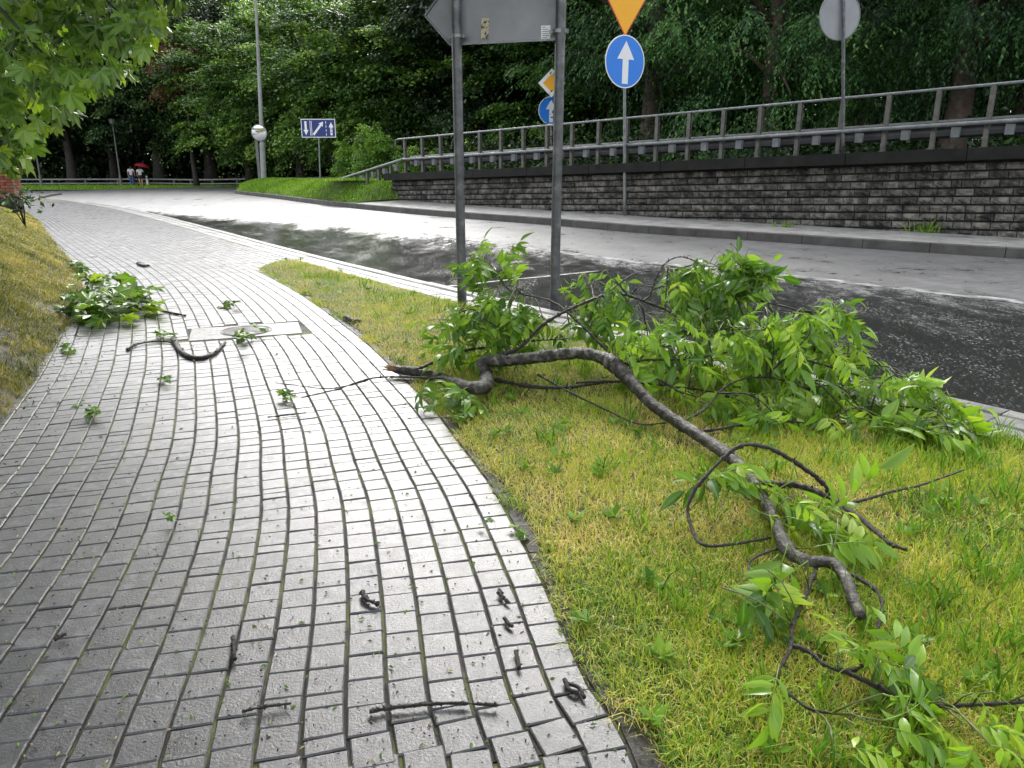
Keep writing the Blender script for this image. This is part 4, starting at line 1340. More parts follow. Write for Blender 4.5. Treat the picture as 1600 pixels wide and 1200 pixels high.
for _ in range(2600):
    x = r.uniform(-110, 50); y = r.uniform(88, 100); h = r.uniform(0, 8)
    UB.append(np.column_stack([r.normal(x, 1.2, 30), r.normal(y, 1, 30), h + r.normal(0, .8, 30)]))
U = np.concatenate([U] + UB)
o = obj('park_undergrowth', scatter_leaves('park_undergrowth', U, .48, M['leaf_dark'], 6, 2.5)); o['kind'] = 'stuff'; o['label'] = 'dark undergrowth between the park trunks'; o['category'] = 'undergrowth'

U = []
for _ in range(1500):
    x = r.uniform(2, 62); y = r.uniform(50, 60) - .25 * x; h = r.uniform(0, 1) ** 1.3 * 9
    U.append(np.column_stack([r.normal(x, .9, 40), r.normal(y, .9, 40), h + r.normal(0, .6, 40)]))
U = np.concatenate(U)
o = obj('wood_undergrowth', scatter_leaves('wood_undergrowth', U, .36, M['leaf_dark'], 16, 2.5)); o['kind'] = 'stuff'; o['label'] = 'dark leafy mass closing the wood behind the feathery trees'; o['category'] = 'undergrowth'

# ------------------------------------------------------------------ maple hanging in at the top left
def maple_mesh(seed, size=1.0):
    r = np.random.default_rng(seed)
    lobes = [(-2.35, .38), (-1.35, .72), (-.62, .92), (0, 1.0), (.62, .92), (1.35, .72), (2.35, .38)]
    # palmate outline: tips and sinuses as angles from the leaf axis
    pts = [(0, -.02)]
    ang = [(-2.5, .36), (-1.95, .46), (-1.62, .52), (-1.32, .82), (-1.10, .66), (-.95, .58), (-.82, .76), (-.62, 1.0), (-.45, .82), (-.33, .66), (-.20, .86), (0, 1.12), (.20, .86), (.33, .66), (.45, .82), (.62, 1.0), (.82, .76), (.95, .58), (1.10, .66), (1.32, .82), (1.62, .52), (1.95, .46), (2.5, .36)]
    V = [(0, .18, 0)]
    mid = [1.0]
    for a, l in ang:
        l *= r.uniform(.93, 1.07)
        x, y = math.sin(a) * l * .62, .18 + math.cos(a) * l * .62
        zz = -.22 * (x * x) - .30 * max(0, y - .2) ** 2 + r.uniform(-.03, .03) + .06 * math.cos(a * 5)
        V.append((x, y, zz)); mid.append(.95 if l > .7 else .2)
    F = [(0, i, i + 1) for i in range(1, len(ang))]
    b = len(V)
    V += [(-.006, 0, .0), (.006, 0, .0), (.004, -.45, -.12), (-.004, -.45, -.12), (0, .18, .002)]; mid += [1] * 5
    F += [(b + 3, b + 2, b + 1, b), (b, b + 1, b + 4)]
    V = np.array(V) * size
    return mesh('maple_leaf', V, F, [M['leaf_maple']], {'rnd': np.full(len(V), .15 + .7 * r.random()), 'mid': mid})
maples = [maple_mesh(i) for i in range(6)]
maple_pos = np.array((-5.4, 5.4, .9))
mt = empty('maple_tree', maple_pos); tag(mt, 'maple with big bright leaves hanging in at the top left', 'tree')
r = np.random.default_rng(31)
def inside(poly, x, y):
    c = False; n = len(poly); j = n - 1
    for i in range(n):
        if (poly[i][1] > y) != (poly[j][1] > y) and x < (poly[j][0] - poly[i][0]) * (y - poly[i][1]) / (poly[j][1] - poly[i][1]) + poly[i][0]:
            c = not c
        j = i
    return c
canopy = [(-160, -160), (300, -160), (275, 25), (225, 75), (195, 120), (120, 150), (100, 190), (55, 215), (40, 255), (0, 262), (-160, 290)]
mbt = MB()
tz_ = np.linspace(-.6, 5.5, 9)
mbt.tube([(0 + .08 * math.sin(z), .05 * z, z) for z in tz_], .26 * (1 - .09 * (tz_ + .6)), 12)
front = []
while len(front) < 1200:
    px, py = r.uniform(-120, 285), r.uniform(-120, 285)
    if not inside(canopy, px, py):
        continue
    if r.random() > .55 + .45 * vnoise(px / 34, py / 26, 4):
        continue
    front.append(P(px, py, r.uniform(4.6, 7.4)))
front = np.array(front)
dsc = []
for q in front:
    a = proj(q); dsc.append(a[2] + (0 if -25 < a[0] < 290 and -25 < a[1] else 100))
order = np.argsort(dsc)
lv = [np.array([v.co[:] for v in m.vertices]) for m in maples]; lf = [[tuple(p.vertices) for p in m.polygons] for m in maples]
lm = [np.array([d.value for d in m.attributes['mid'].data]) for m in maples]
MV, MF, MR, MM, nb = [], [], [], [], 0
def maple_rot(rr, droop=1.0):
    yaw = rr.uniform(-math.pi, math.pi)
    return Euler((rr.uniform(-1.5, -.3) * droop, rr.normal(0, .45), yaw))
def add_maple(q, rot, s, i, rnd):
    global nb
    Rm = np.array(rot.to_matrix())
    V = (lv[i] * s) @ Rm.T + q
    MV.append(V); MF.extend(tuple(k + nb for k in f) for f in lf[i]); MR.extend([rnd] * len(V)); MM.extend(lm[i]); nb += len(V)
for n_, i in enumerate(order):
    q = front[i] - maple_pos; rot = maple_rot(r); s = r.uniform(.12, .21); v = int(r.integers(0, 6))
    if n_ < 280:
        obj('leaf', maples[v], mt, q, rot, (s, s, s))
    else:
        add_maple(q, rot, s, v, r.uniform(0, 1))
# rest of the crown, above and to the left of the picture
for _ in range(17000):
    d = unit(r.normal(size=3)); rad = r.uniform(.45, 1) ** .5
    q = np.array((1.3, .6, 5.2)) + d * rad * np.array((4.6, 4.6, 2.9))
    a = proj(q + maple_pos)
    if q[2] < 1.2:
        continue
    if a and -30 < a[0] < 1630 and -30 < a[1] < 1200 and not inside(canopy, a[0], a[1]):
        continue
    if a and a[2] < 3.2:
        continue
    add_maple(q, maple_rot(r), r.uniform(.2, .32), int(r.integers(0, 6)), r.uniform(.1, .9))
# boughs reaching out over the path above the picture
for _ in range(15000):
    d = unit(r.normal(size=3)); rad = r.uniform(.2, 1) ** .5
    q = np.array((2.2, -.6, 6.2)) + d * rad * np.array((5.3, 5.0, 2.2))
    if vnoise(q[0] * .9, q[1] * .9, 17) < .2:
        continue
    a = proj(q + maple_pos)
    if a and -40 < a[0] < 1640 and -40 < a[1] < 1210:
        continue
    add_maple(q, maple_rot(r), r.uniform(.24, .36), int(r.integers(0, 6)), r.uniform(0, .8))
o = obj('crown', mesh('crown', np.concatenate(MV), MF, [M['leaf_maple']], {'rnd': MR, 'mid': MM}), mt); o['kind'] = 'stuff'
for j in range(26):
    q = front[int(r.integers(0, len(front)))] - maple_pos
    b = np.array((.1, .2, r.uniform(1.6, 4.5)))
    mbt.tube(smooth_path([b, b * .5 + q * .5 + np.array((0, 0, .35)), q], .25), np.linspace(.045, .006, len(smooth_path([b, b * .5 + q * .5 + np.array((0, 0, .35)), q], .25))), 6)
obj('trunk', mbt.mesh('trunk', M['trunk'], True), mt)

# ------------------------------------------------------------------ the fallen branch
def zfloor(x, y):
    return .0
def above(px, py, D, r_):
    v = (py - 600) / FPX
    Dm = (CH - r_ - (.015 if px < 720 else .075)) / (math.sin(PITCH) + v * math.cos(PITCH))
    return P(px, py, min(D, Dm) if Dm > 0 else D)
fb = empty('fallen_branch', (*G(750, 607)[:2], 0)); tag(fb, 'big broken ash branch with fresh green leaves lying across the verge', 'branch')
FO = np.array((*G(750, 607)[:2], 0))
main = [(618, 577, 4.66, .030), (655, 582, 4.6, .034), (700, 595, 4.52, .034), (735, 606, 4.42, .036), (757, 603, 4.40, .038), (761, 585, 4.37, .036), (753, 566, 4.34, .034), (785, 564, 4.30, .037), (850, 557, 4.2, .037), (905, 552, 4.1, .036), (950, 563, 3.95, .036),
        (980, 590, 3.82, .034), (1015, 628, 3.65, .032), (1060, 660, 3.48, .031), (1110, 692, 3.28, .029), (1150, 722, 3.1, .027), (1185, 765, 2.9, .024), (1210, 815, 2.7, .022), (1230, 858, 2.53, .021), (1262, 876, 2.46, .020), (1300, 880, 2.42, .020), (1322, 905, 2.34, .019), (1335, 940, 2.25, .018), (1345, 963, 2.19, .017)]
def knobby(pts4, step, knob, seed):
    pts = np.array([(*above(a, b, c, d), d) for a, b, c, d in pts4])
    p = smooth_path(pts, step)
    r_ = np.random.default_rng(seed)
    rad = p[:, 3] * (1 + r_.normal(0, knob, len(p)))
    xyz = p[:, :3] + r_.normal(0, 1, (len(p), 3)) * (p[:, 3] * knob * .5)[:, None]
    return xyz, rad
SK = []
main = [(a, b, c, d * .9) for a, b, c, d in main]
xyz, rad = knobby(main, .012, .05, 1)
for cx, cy, cr in ((958, 566, .3), (975, 585, .22), (757, 600, .2), (1130, 706, .2), (1225, 852, .25)):
    c = above(cx, cy, 4.0, .03)
    pxy = np.array([proj(q)[:2] for q in xyz]); w = np.exp(-((pxy - (cx, cy)) ** 2).sum(1) / 300.0)
    rad = rad * (1 + cr * w)
limb = MB(); limb.tube(xyz - FO, rad, 14)
lvv = limb.V[0]; kk2 = len(xyz); cc = np.repeat(xyz - FO, 14, axis=0)
ja = np.tile(np.arange(14), kk2); ji = np.repeat(np.arange(kk2), 14)
dsp = .16 * (vnoise(ji * .35, ja * .8, 3) - .5) + .14 * (vnoise(ji * .9, ja * .45, 5) - .5) + .05 * rng.normal(size=len(lvv))
limb.V[0] = cc + (lvv - cc) * (1 + dsp)[:, None]
obj('limb', limb.mesh('limb', M['bark'], True), fb)
SK.append(xyz)
# torn end
mb = MB()
e0, e1 = xyz[0], xyz[3]; ax = unit(e0 - e1)
for j in range(14):
    a = rng.normal(size=3); a -= ax * a.dot(ax); a = unit(a) * rng.uniform(.004, .022)
    mb.tube([e0 + a - ax * .02 - FO, e0 + a * 1.1 + ax * rng.uniform(.03, .10) - FO], [.009, .001], 5)
obj('torn_end', mb.mesh('torn_end', M['wood']), fb)
TW = [  # (points px, D0, D1, r0, r1)
    ([(775, 560), (816, 540), (850, 506), (906, 476), (962, 459), (1014, 474), (1045, 487), (1066, 504)], 4.32, 4.6, .015, .006),
    ([(1005, 470), (1016, 460), (1027, 430), (1044, 408), (1070, 402), (1110, 421)], 4.5, 4.6, .008, .005),
    ([(940, 466), (965, 445), (1000, 425), (1066, 423)], 4.5, 4.7, .007, .004),
    ([(690, 594), (662, 590), (602, 589), (569, 594), (524, 609), (471, 621)], 4.5, 4.2, .009, .004),
    ([(575, 594), (540, 603), (505, 607), (430, 598)], 4.5, 4.35, .006, .003),
    ([(651, 577), (722, 549), (780, 541), (830, 533), (900, 528)], 4.55, 4.7, .011, .005),
    ([(765, 592), (831, 604), (887, 605), (962, 596), (1020, 600), (1060, 590)], 4.36, 4.2, .014, .007),
    ([(840, 585), (887, 611), (940, 637), (996, 662), (1040, 661)], 4.3, 3.75, .008, .004),
    ([(900, 598), (961, 596), (1044, 603), (1110, 612), (1162, 627)], 4.2, 3.9, .009, .004),
    ([(955, 560), (974, 566), (1044, 601), (1066, 614), (1127, 627)], 3.95, 3.8, .009, .004),
    ([(975, 572), (1005, 563), (1075, 561), (1136, 550), (1190, 540)], 3.9, 4.1, .008, .004),
    ([(1060, 672), (1101, 673), (1158, 664), (1206, 657), (1276, 662), (1337, 660), (1394, 649), (1450, 634)], 3.45, 3.7, .010, .004),
    ([(975, 585), (1000, 560), (1035, 535), (1100, 520), (1180, 512)], 3.85, 4.3, .008, .004),
    ([(1066, 504), (1110, 480), (1154, 467), (1202, 474), (1250, 485), (1300, 500)], 4.6, 4.3, .007, .004),
    ([(1190, 540), (1250, 560), (1316, 579), (1385, 603), (1440, 640)], 4.1, 3.9, .007, .004),
    ([(960, 560), (900, 500), (860, 470), (800, 455), (778, 430), (768, 410)], 4.2, 5.0, .009, .004),
    ([(812, 540), (760, 500), (730, 490), (712, 500)], 4.4, 4.8, .006, .003),
    ([(850, 500), (830, 460), (775, 440)], 4.5, 4.9, .005, .003),
    # near end
    ([(1178, 752), (1215, 757), (1243, 758), (1277, 769), (1321, 793), (1360, 823), (1392, 850), (1417, 859)], 2.95, 2.5, .017, .008),
    ([(1299, 772), (1277, 747), (1234, 717), (1195, 698), (1152, 699), (1104, 743), (1078, 780), (1076, 810), (1095, 849), (1139, 851), (1204, 840)], 2.78, 2.52, .011, .006),
    ([(1312, 788), (1350, 781), (1390, 769), (1438, 758), (1507, 734)], 2.7, 2.85, .008, .004),
    ([(1312, 788), (1318, 808), (1322, 830)], 2.68, 2.55, .007, .006),
    ([(1277, 882), (1260, 927), (1238, 979), (1236, 1011), (1217, 1048), (1217, 1066), (1260, 1105), (1299, 1115)], 2.4, 1.85, .008, .004),
    ([(1236, 1009), (1260, 1016), (1295, 1042), (1329, 1048), (1360, 1033)], 2.05, 1.95, .008, .006),
    ([(1310, 1044), (1373, 1074), (1416, 1096), (1477, 1102), (1542, 1100), (1595, 1096), (1640, 1085)], 1.95, 1.8, .008, .005),
    ([(1332, 897), (1364, 918), (1377, 936), (1377, 962), (1368, 990)], 2.33, 2.15, .008, .005),
    ([(1230, 856), (1200, 862), (1170, 880), (1180, 910)], 2.5, 2.4, .006, .003),
    ([(1060, 660), (1100, 640), (1140, 600), (1200, 590), (1270, 610)], 3.5, 3.9, .008, .004),
]
for n_, (pp, D0, D1, r0, r1) in enumerate(TW):
    k = len(pp)
    r0, r1 = r0 * .85, r1 * .8
    p4 = [(a, b, D0 + (D1 - D0) * i / (k - 1), r0 + (r1 - r0) * i / (k - 1)) for i, (a, b) in enumerate(pp)]
    xyz, rad = knobby(p4, .011, .2, 50 + n_)
    mb = MB(); mb.tube(xyz - FO, rad, 7)
    rr = np.random.default_rng(n_)                          # buds
    for j in range(4, len(xyz) - 2, 5):
        d = unit(rr.normal(size=3)); mb.tube([xyz[j] - FO, xyz[j] - FO + d * rad[j] * rr.uniform(1.5, 2.6)], [rad[j] * .7, rad[j] * .3], 5)
    obj('twig', mb.mesh('twig', M['twig'], True), fb)
    SK.append(xyz)
SKP = np.concatenate(SK)

def leaflet(L, W, seed):
    r_ = np.random.default_rng(seed)
    st = [(0, .02), (.16, .55), (.38, 1.0), (.62, .86), (.84, .42), (1.0, .0)]
    V, mid = [], []
    curl = r_.uniform(.1, .5); tw = r_.normal(0, .25)
    for t, w in st:
        y = L * t; z = -curl * L * t * t
        a = tw * t
        for s_ in (-1, 0, 1):
            ww = W / 2 * w * s_
            V.append((ww * math.cos(a), y, z + abs(ww) * .35 + ww * math.sin(a))); mid.append(1.0 if s_ == 0 else .3)
    F = []
    for i in range(5):
        for j in range(2):
            a = i * 3 + j
            F.append((a, a + 1, a + 4, a + 3))
    return np.array(V), F, mid

def ash_leaf(seed, npair=4, L=.23, droop=.6):
    r_ = np.random.default_rng(seed)
    V, F, A, Mi, n = [], [], [], [], 0
    base = r_.uniform(.12, .85)
    t = np.linspace(0, 1, 9)
    bend = r_.normal(0, .15)
    rp_ = np.column_stack([bend * L * t * t, L * t, -droop * L * t * t * .6])
    v, f = tube(rp_, np.linspace(.0022, .001, 9), 4)
    V.append(v); F += f; A += [.9] * len(v); Mi += [1.0] * len(v); n = len(v)
    spots = []
    for k in range(npair):
        tt = .3 + .62 * k / (npair - .3)
        for sg in (-1, 1):
            spots.append((tt + r_.normal(0, .012), sg, 1.0 - .25 * abs(k - npair * .5) / npair))
    spots.append((1.0, 0, 1.1))
    for j, (tt, sg, sc_) in enumerate(spots):
        ll = .1 * sc_ * r_.uniform(.85, 1.15); lv_, lf_, mi = leaflet(ll, ll * r_.uniform(.29, .37), seed * 50 + j)
        q = np.array([np.interp(min(tt, 1), t, rp_[:, c]) for c in range(3)])
        a = -sg * R(r_.uniform(48, 70))
        Rm = np.array((Matrix.Rotation(a, 3, 'Z') @ Matrix.Rotation(R(r_.uniform(-60, 5)), 3, 'X') @ Matrix.Rotation(R(r_.normal(0, 25)), 3, 'Y')))
        vv = lv_ @ Rm.T + q
        V.append(vv); F += [tuple(k + n for k in f_) for f_ in lf_]; A += [float(np.clip(base + r_.normal(0, .16), 0, 1))] * len(vv); Mi += mi; n += len(vv)
    return mesh('leaf', np.concatenate(V), F, [M['leaf_ash']], {'rnd': A, 'mid': Mi}, True)
ash = [ash_leaf(i, 4 + i % 2, .2 + .012 * (i % 5), .3 + .12 * (i % 4)) for i in range(12)]

r = np.random.default_rng(77)
REG = [  # px polygon, count, D range, main pointing (right, away, up)
    ([(735, 400), (765, 385), (812, 400), (800, 440), (775, 462), (740, 450)], 8, (4.8, 5.1), (.2, 0, .5)),
    ([(690, 495), (740, 460), (800, 455), (850, 490), (840, 540), (760, 560), (690, 535)], 34, (4.4, 5.0), (-.2, 0, -.2)),
    ([(640, 620), (680, 590), (725, 605), (720, 645), (660, 645)], 6, (4.1, 4.3), (.3, -.3, .4)),
    ([(885, 440), (930, 420), (985, 425), (990, 480), (960, 520), (890, 510)], 16, (4.4, 4.9), (.3, 0, -.1)),
    ([(1030, 430), (1090, 400), (1150, 400), (1195, 415), (1200, 480), (1120, 500), (1040, 480)], 30, (4.3, 4.8), (.5, 0, -.4)),
    ([(1130, 415), (1180, 395), (1195, 440), (1160, 470)], 12, (4.3, 4.5), (.2, 0, .3)),
    ([(960, 500), (1100, 490), (1240, 500), (1260, 600), (1200, 650), (1060, 640), (980, 590)], 52, (3.8, 4.6), (.5, -.2, -.4)),
    ([(1150, 500), (1250, 480), (1340, 530), (1370, 600), (1340, 660), (1180, 660)], 46, (3.7, 4.4), (.6, -.2, -.4)),
    ([(1250, 470), (1310, 465), (1345, 530), (1330, 560), (1260, 545)], 14, (4.1, 4.4), (.6, 0, -.3)),
    ([(1370, 590), (1430, 575), (1505, 640), (1490, 690), (1400, 690), (1350, 640)], 32, (3.5, 3.9), (.8, -.1, -.3)),
    ([(1095, 740), (1150, 725), (1220, 760), (1210, 800), (1120, 790)], 5, (2.65, 2.8), (.4, -.2, .0)),
    ([(1200, 790), (1280, 770), (1350, 800), (1340, 850), (1230, 840)], 7, (2.45, 2.65), (.7, -.2, -.1)),
    ([(1170, 880), (1235, 870), (1250, 940), (1190, 960)], 3, (2.25, 2.4), (-.2, -.4, -.3)),
    ([(1340, 985), (1420, 975), (1500, 1010), (1490, 1060), (1380, 1060)], 5, (1.85, 2.05), (.7, -.1, .1)),
    ([(1210, 1070), (1330, 1050), (1440, 1080), (1430, 1170), (1230, 1180)], 6, (1.65, 1.85), (.3, -.5, -.1)),
    ([(1520, 1050), (1600, 1030), (1640, 1120), (1600, 1190), (1530, 1160)], 5, (1.6, 1.8), (.5, -.3, .0)),
    ([(1440, 1140), (1500, 1120), (1560, 1170), (1520, 1210), (1430, 1210)], 2, (1.55, 1.68), (.4, -.4, .0)),
]
# finer twigs arching through the leaf mass
fr = np.random.default_rng(12)
for n_ in range(46):
    reg = REG[int(fr.choice([1, 3, 4, 6, 6, 6, 7, 7, 8, 9]))]
    poly = reg[0]
    while True:
        px, py = fr.uniform(min(p[0] for p in poly), max(p[0] for p in poly)), fr.uniform(min(p[1] for p in poly), max(p[1] for p in poly))
        if inside(poly, px, py):
            break
    q = above(px, py, fr.uniform(*reg[2]), .03)
    far_ = SKP[fr.integers(0, len(SKP), 60)]; dd2 = np.linalg.norm(far_ - q, axis=1); dd2[dd2 < .15] = 9
    a = far_[dd2.argmin()]
    dl = np.linalg.norm(a - q)
    m1 = a * .55 + q * .45 + np.array((fr.normal(0, .1), fr.normal(0, .1), .22)) * dl
    p_ = smooth_path([a, m1, q, q + (q - m1) * .35 + np.array((0, 0, -.05))], .013)
    p_[:, 2] = np.maximum(p_[:, 2], .03)
    rd_ = np.linspace(.0055, .002, len(p_)) * (1 + fr.normal(0, .15, len(p_)))
    mb = MB(); mb.tube(p_ - FO, rd_, 6)
    for j in range(4, len(p_) - 2, 4):
        d = unit(fr.normal(size=3)); mb.tube([p_[j] - FO, p_[j] - FO + d * rd_[j] * 2.4], [rd_[j] * .8, rd_[j] * .3], 4)
    obj('twig', mb.mesh('twig', M['twig'], True), fb)
    SK.append(p_)
SKP = np.concatenate(SK)
stems = MB()
PL = []
for ir, (poly, cnt, (Da, Db), pd) in enumerate(REG):
    bx = [min(p[0] for p in poly), max(p[0] for p in poly)]; by = [min(p[1] for p in poly), max(p[1] for p in poly)]
    c = 0
    while c < (int(cnt * 1.9) if Da > 3 and cnt > 6 else int(cnt * (1.7 if Da > 2.1 else 1.0))):
        px, py = r.uniform(*bx), r.uniform(*by)
        if not inside(poly, px, py):
            continue
        c += 1
        q = above(px, py, r.uniform(Da, Db), .05)
        dirv = unit(np.array(pd) + r.normal(size=3) * np.array((.6, .6, .4)))
        s = r.uniform(.7, 1.2) * (1.0 if Da > 3 else (.95 if Da > 2.1 else .75))
        base = q - dirv * .10 * s
        # hang the leaf on a twig close by
        dk2 = ((SKP - base) ** 2).sum(1); j = dk2.argmin(); a = SKP[j]
        if Da > 3 and dk2[j] > .2 ** 2:
            base = base * .45 + a * .55
        base[2] = max(base[2], .035)
        if base[2] < .14:
            dirv[2] = max(dirv[2], -.05); dirv = unit(dirv)
        upv = unit(np.array((0, 0, 1.0)) + r.normal(size=3) * .5)
        xx = unit(np.cross(dirv, upv)); zz = np.cross(xx, dirv)
        Mx = Matrix(((xx[0], dirv[0], zz[0]), (xx[1], dirv[1], zz[1]), (xx[2], dirv[2], zz[2])))
        PL.append((proj(base)[2], base, Mx, s, int(r.integers(0, 12)), r.uniform(-.25, .25)))
        dl = np.linalg.norm(a - base)
        if dl > .012:
            m1 = a * .5 + base * .5 + np.array((0, 0, .10 * dl)) + r.normal(size=3) * .04 * dl
            stems.tube(smooth_path([a - FO, m1 - FO, base - FO], .05), .0022, 5)
PL.sort(key=lambda a: a[0])
av = [np.array([v.co[:] for v in m.vertices]) for m in ash]; af = [[tuple(p.vertices) for p in m.polygons] for m in ash]
aa = [np.array([d.value for d in m.attributes['rnd'].data]) for m in ash]; am = [np.array([d.value for d in m.attributes['mid'].data]) for m in ash]
LV, LF, LR, LM, ln2_ = [], [], [], [], 0
for n_, (_, base, Mx, s, i, dr_) in enumerate(PL):
    if n_ < 298:
        obj('leaf', ash[i], fb, base - FO, Mx.to_euler(), (s, s, s))
    else:
        V = (av[i] * s) @ np.array(Mx).T + base - FO
        LV.append(V); LF += [tuple(k + ln2_ for k in f) for f in af[i]]; LR += list(np.clip(aa[i] + dr_, 0, 1)); LM += list(am[i]); ln2_ += len(V)
if LV:
    o = obj('leaf_mass', mesh('leaf_mass', np.concatenate(LV), LF, [M['leaf_ash']], {'rnd': LR, 'mid': LM}, True), fb); o['kind'] = 'stuff'
obj('leaf_stalks', stems.mesh('leaf_stalks', surf('green_stalk', [(.3, (.05, .06, .015)), (.7, (.14, .18, .04))], 30, (.4, .6)), True), fb)['kind'] = 'stuff'

# ------------------------------------------------------------------ grass
def blades(pts, h, w, rnd, lean, seed, seg=2):
    """tapered bent blades; pts (n,3), h, w, rnd (n,), lean (n,2)"""
    r_ = np.random.default_rng(seed)
    n = len(pts)
    a = r_.uniform(0, 2 * math.pi, n)
    sd = np.stack([np.cos(a), np.sin(a), np.zeros(n)], 1) * (w / 2)[:, None]
    up = np.zeros((n, 3)); up[:, 2] = h
    ln = np.concatenate([lean * h[:, None], np.zeros((n, 1))], 1)
    v0, v1 = pts - sd, pts + sd
    m = pts + up * .55 + ln * .35
    v2, v3 = m - sd * .85, m + sd * .85
    lz = np.clip(1 - .45 * (lean ** 2).sum(1), .12, 1)
    tip = pts + up * lz[:, None] + ln
    V = np.stack([v0, v1, v2, v3, tip], 1).reshape(-1, 3)
    b = np.arange(n) * 5
    F = np.concatenate([np.stack([b, b + 1, b + 3], 1), np.stack([b, b + 3, b + 2], 1), np.stack([b + 2, b + 3, b + 4], 1)])
    return V, F, np.repeat(rnd, 5)

def sample_grid(X, Y, Z, n, seed, weight=None):
    r_ = np.random.default_rng(seed)
    ny, nx = X.shape
    Q3 = np.stack([X, Y, Z], -1); A = np.linalg.norm(np.cross(Q3[1:, 1:] - Q3[:-1, :-1], Q3[1:, :-1] - Q3[:-1, 1:]), axis=-1) / 2
    if weight is not None:
        A = A * weight((X[:-1, :-1] + X[1:, 1:]) / 2, (Y[:-1, :-1] + Y[1:, 1:]) / 2)
    p = A.ravel() / A.sum()
    c = r_.choice(len(p), n, p=p)
    i, j = np.divmod(c, nx - 1)
    u, v = r_.random(n), r_.random(n)
    def bl(Q):
        return Q[i, j] * (1 - u) * (1 - v) + Q[i, j + 1] * u * (1 - v) + Q[i + 1, j] * (1 - u) * v + Q[i + 1, j + 1] * u * v
    return np.stack([bl(X), bl(Y), bl(Z)], 1)

vv_ = np.array([v.co[:] for v in verge_me.vertices]).reshape(len(ve), 17, 3)
VX, VY, VZ = vv_[..., 0], vv_[..., 1], vv_[..., 2]
def vis_w(X, Y):
    D = np.maximum(Y, .6)
    inx = (np.abs(X) < D * .82 + .35) & (Y > .75)
    return inx / np.clip(D, 1.2, 9) ** 1.15
rg_ = np.random.default_rng(4)
# thatch: short, bent, yellowish; upright green; broad blades
def patch(p, sc_, sd_):
    return vnoise(p[:, 0] * sc_, p[:, 1] * sc_, sd_)
GV, GF, GR, gn = [], [], [], 0
def add_bl(t):
    global gn
    GV.append(t[0]); GF.append(t[1] + gn); GR.append(t[2]); gn += len(t[0])
p = sample_grid(VX, VY, VZ, 150000, 1, vis_w)
edge_d, _ = signed(REF[::4], REF_N[::4], p[:, :2]); edge_d = -edge_d
keep = rg_.random(len(p)) < np.clip((edge_d - .02) / .07, .25, 1) * (.55 + .6 * patch(p, 5, 8))
p = p[keep]
n = len(p)
h = rg_.uniform(.018, .05, n); rn = np.clip(.72 + .5 * (patch(p, 1.6, 3) - .5) + .45 * (patch(p, 6, 6) - .5) + rg_.normal(0, .26, n), 0, 1)
add_bl(blades(p, h, rg_.uniform(.0018, .0036, n), rn, rg_.normal(0, .85, (n, 2)), 1))
p = sample_grid(VX, VY, VZ, 80000, 2, vis_w)
edge_d, _ = signed(REF[::4], REF_N[::4], p[:, :2]); edge_d = -edge_d
keep = rg_.random(len(p)) < np.clip((edge_d - .08) / .3, .02, 1) * np.clip(2.2 * patch(p, 2.4, 11) - .6, .05, 1)
p = p[keep]; n = len(p)
far = np.clip((edge_d[keep] - .3) / 1.2, 0, 1)
h = rg_.uniform(.025, .058, n) * (1 + .45 * far); rn = np.clip(.52 + .25 * (patch(p, 3, 13) - .5) + rg_.normal(0, .16, n), 0, 1)
add_bl(blades(p, h, rg_.uniform(.002, .0038, n), rn, rg_.normal(0, .42, (n, 2)), 2))
# broad-bladed tufts
cent = sample_grid(VX, VY, VZ, 420, 3, vis_w)
ed, _ = signed(REF[::4], REF_N[::4], cent[:, :2])
cent = cent[(-ed > .3) & (rg_.random(len(cent)) < np.clip(.15 + (-ed) * .5, 0, 1))]
p = np.repeat(cent, 16, axis=0) + rg_.normal(0, .028, (len(cent) * 16, 3)) * np.array((1, 1, 0)); n = len(p)
add_bl(blades(p, rg_.uniform(.06, .14, n), rg_.uniform(.004, .008, n), np.clip(.24 + rg_.normal(0, .13, n), 0, .6), rg_.normal(0, .5, (n, 2)), 3))
# tufts leaning over the edging
ii = rg_.integers(0, len(REF), 60000); ii = ii[(REF[ii, 1] > .9) & (REF[ii, 1] < GRASS_TIP_Y - .6)]
dd3 = np.abs(rg_.normal(.055, .035, len(ii)))
q2 = REF[ii] - REF_N[ii] * dd3[:, None] + rg_.normal(0, .01, (len(ii), 2))
p = np.column_stack([q2, np.full(len(ii), -.004)])
keep = rg_.random(len(p)) < np.clip(2.6 * patch(p, 4.5, 21) - .75, 0, 1)
p = p[keep]; n = len(p)
add_bl(blades(p, rg_.uniform(.015, .05, n), rg_.uniform(.0018, .0036, n), np.clip(.6 + .6 * (patch(p, 3, 5) - .5) + rg_.normal(0, .22, n), 0, 1), rg_.normal(0, .6, (n, 2)) + REF_N[ii][keep] * .5, 12))
o = obj('verge_grass', mesh('verge_grass', np.concatenate(GV), np.concatenate(GF), [M['grass']], {'rnd': np.concatenate(GR)}))
o['kind'] = 'stuff'; o['label'] = 'yellow-green wet grass of the verge under the fallen branch'; o['category'] = 'grass'

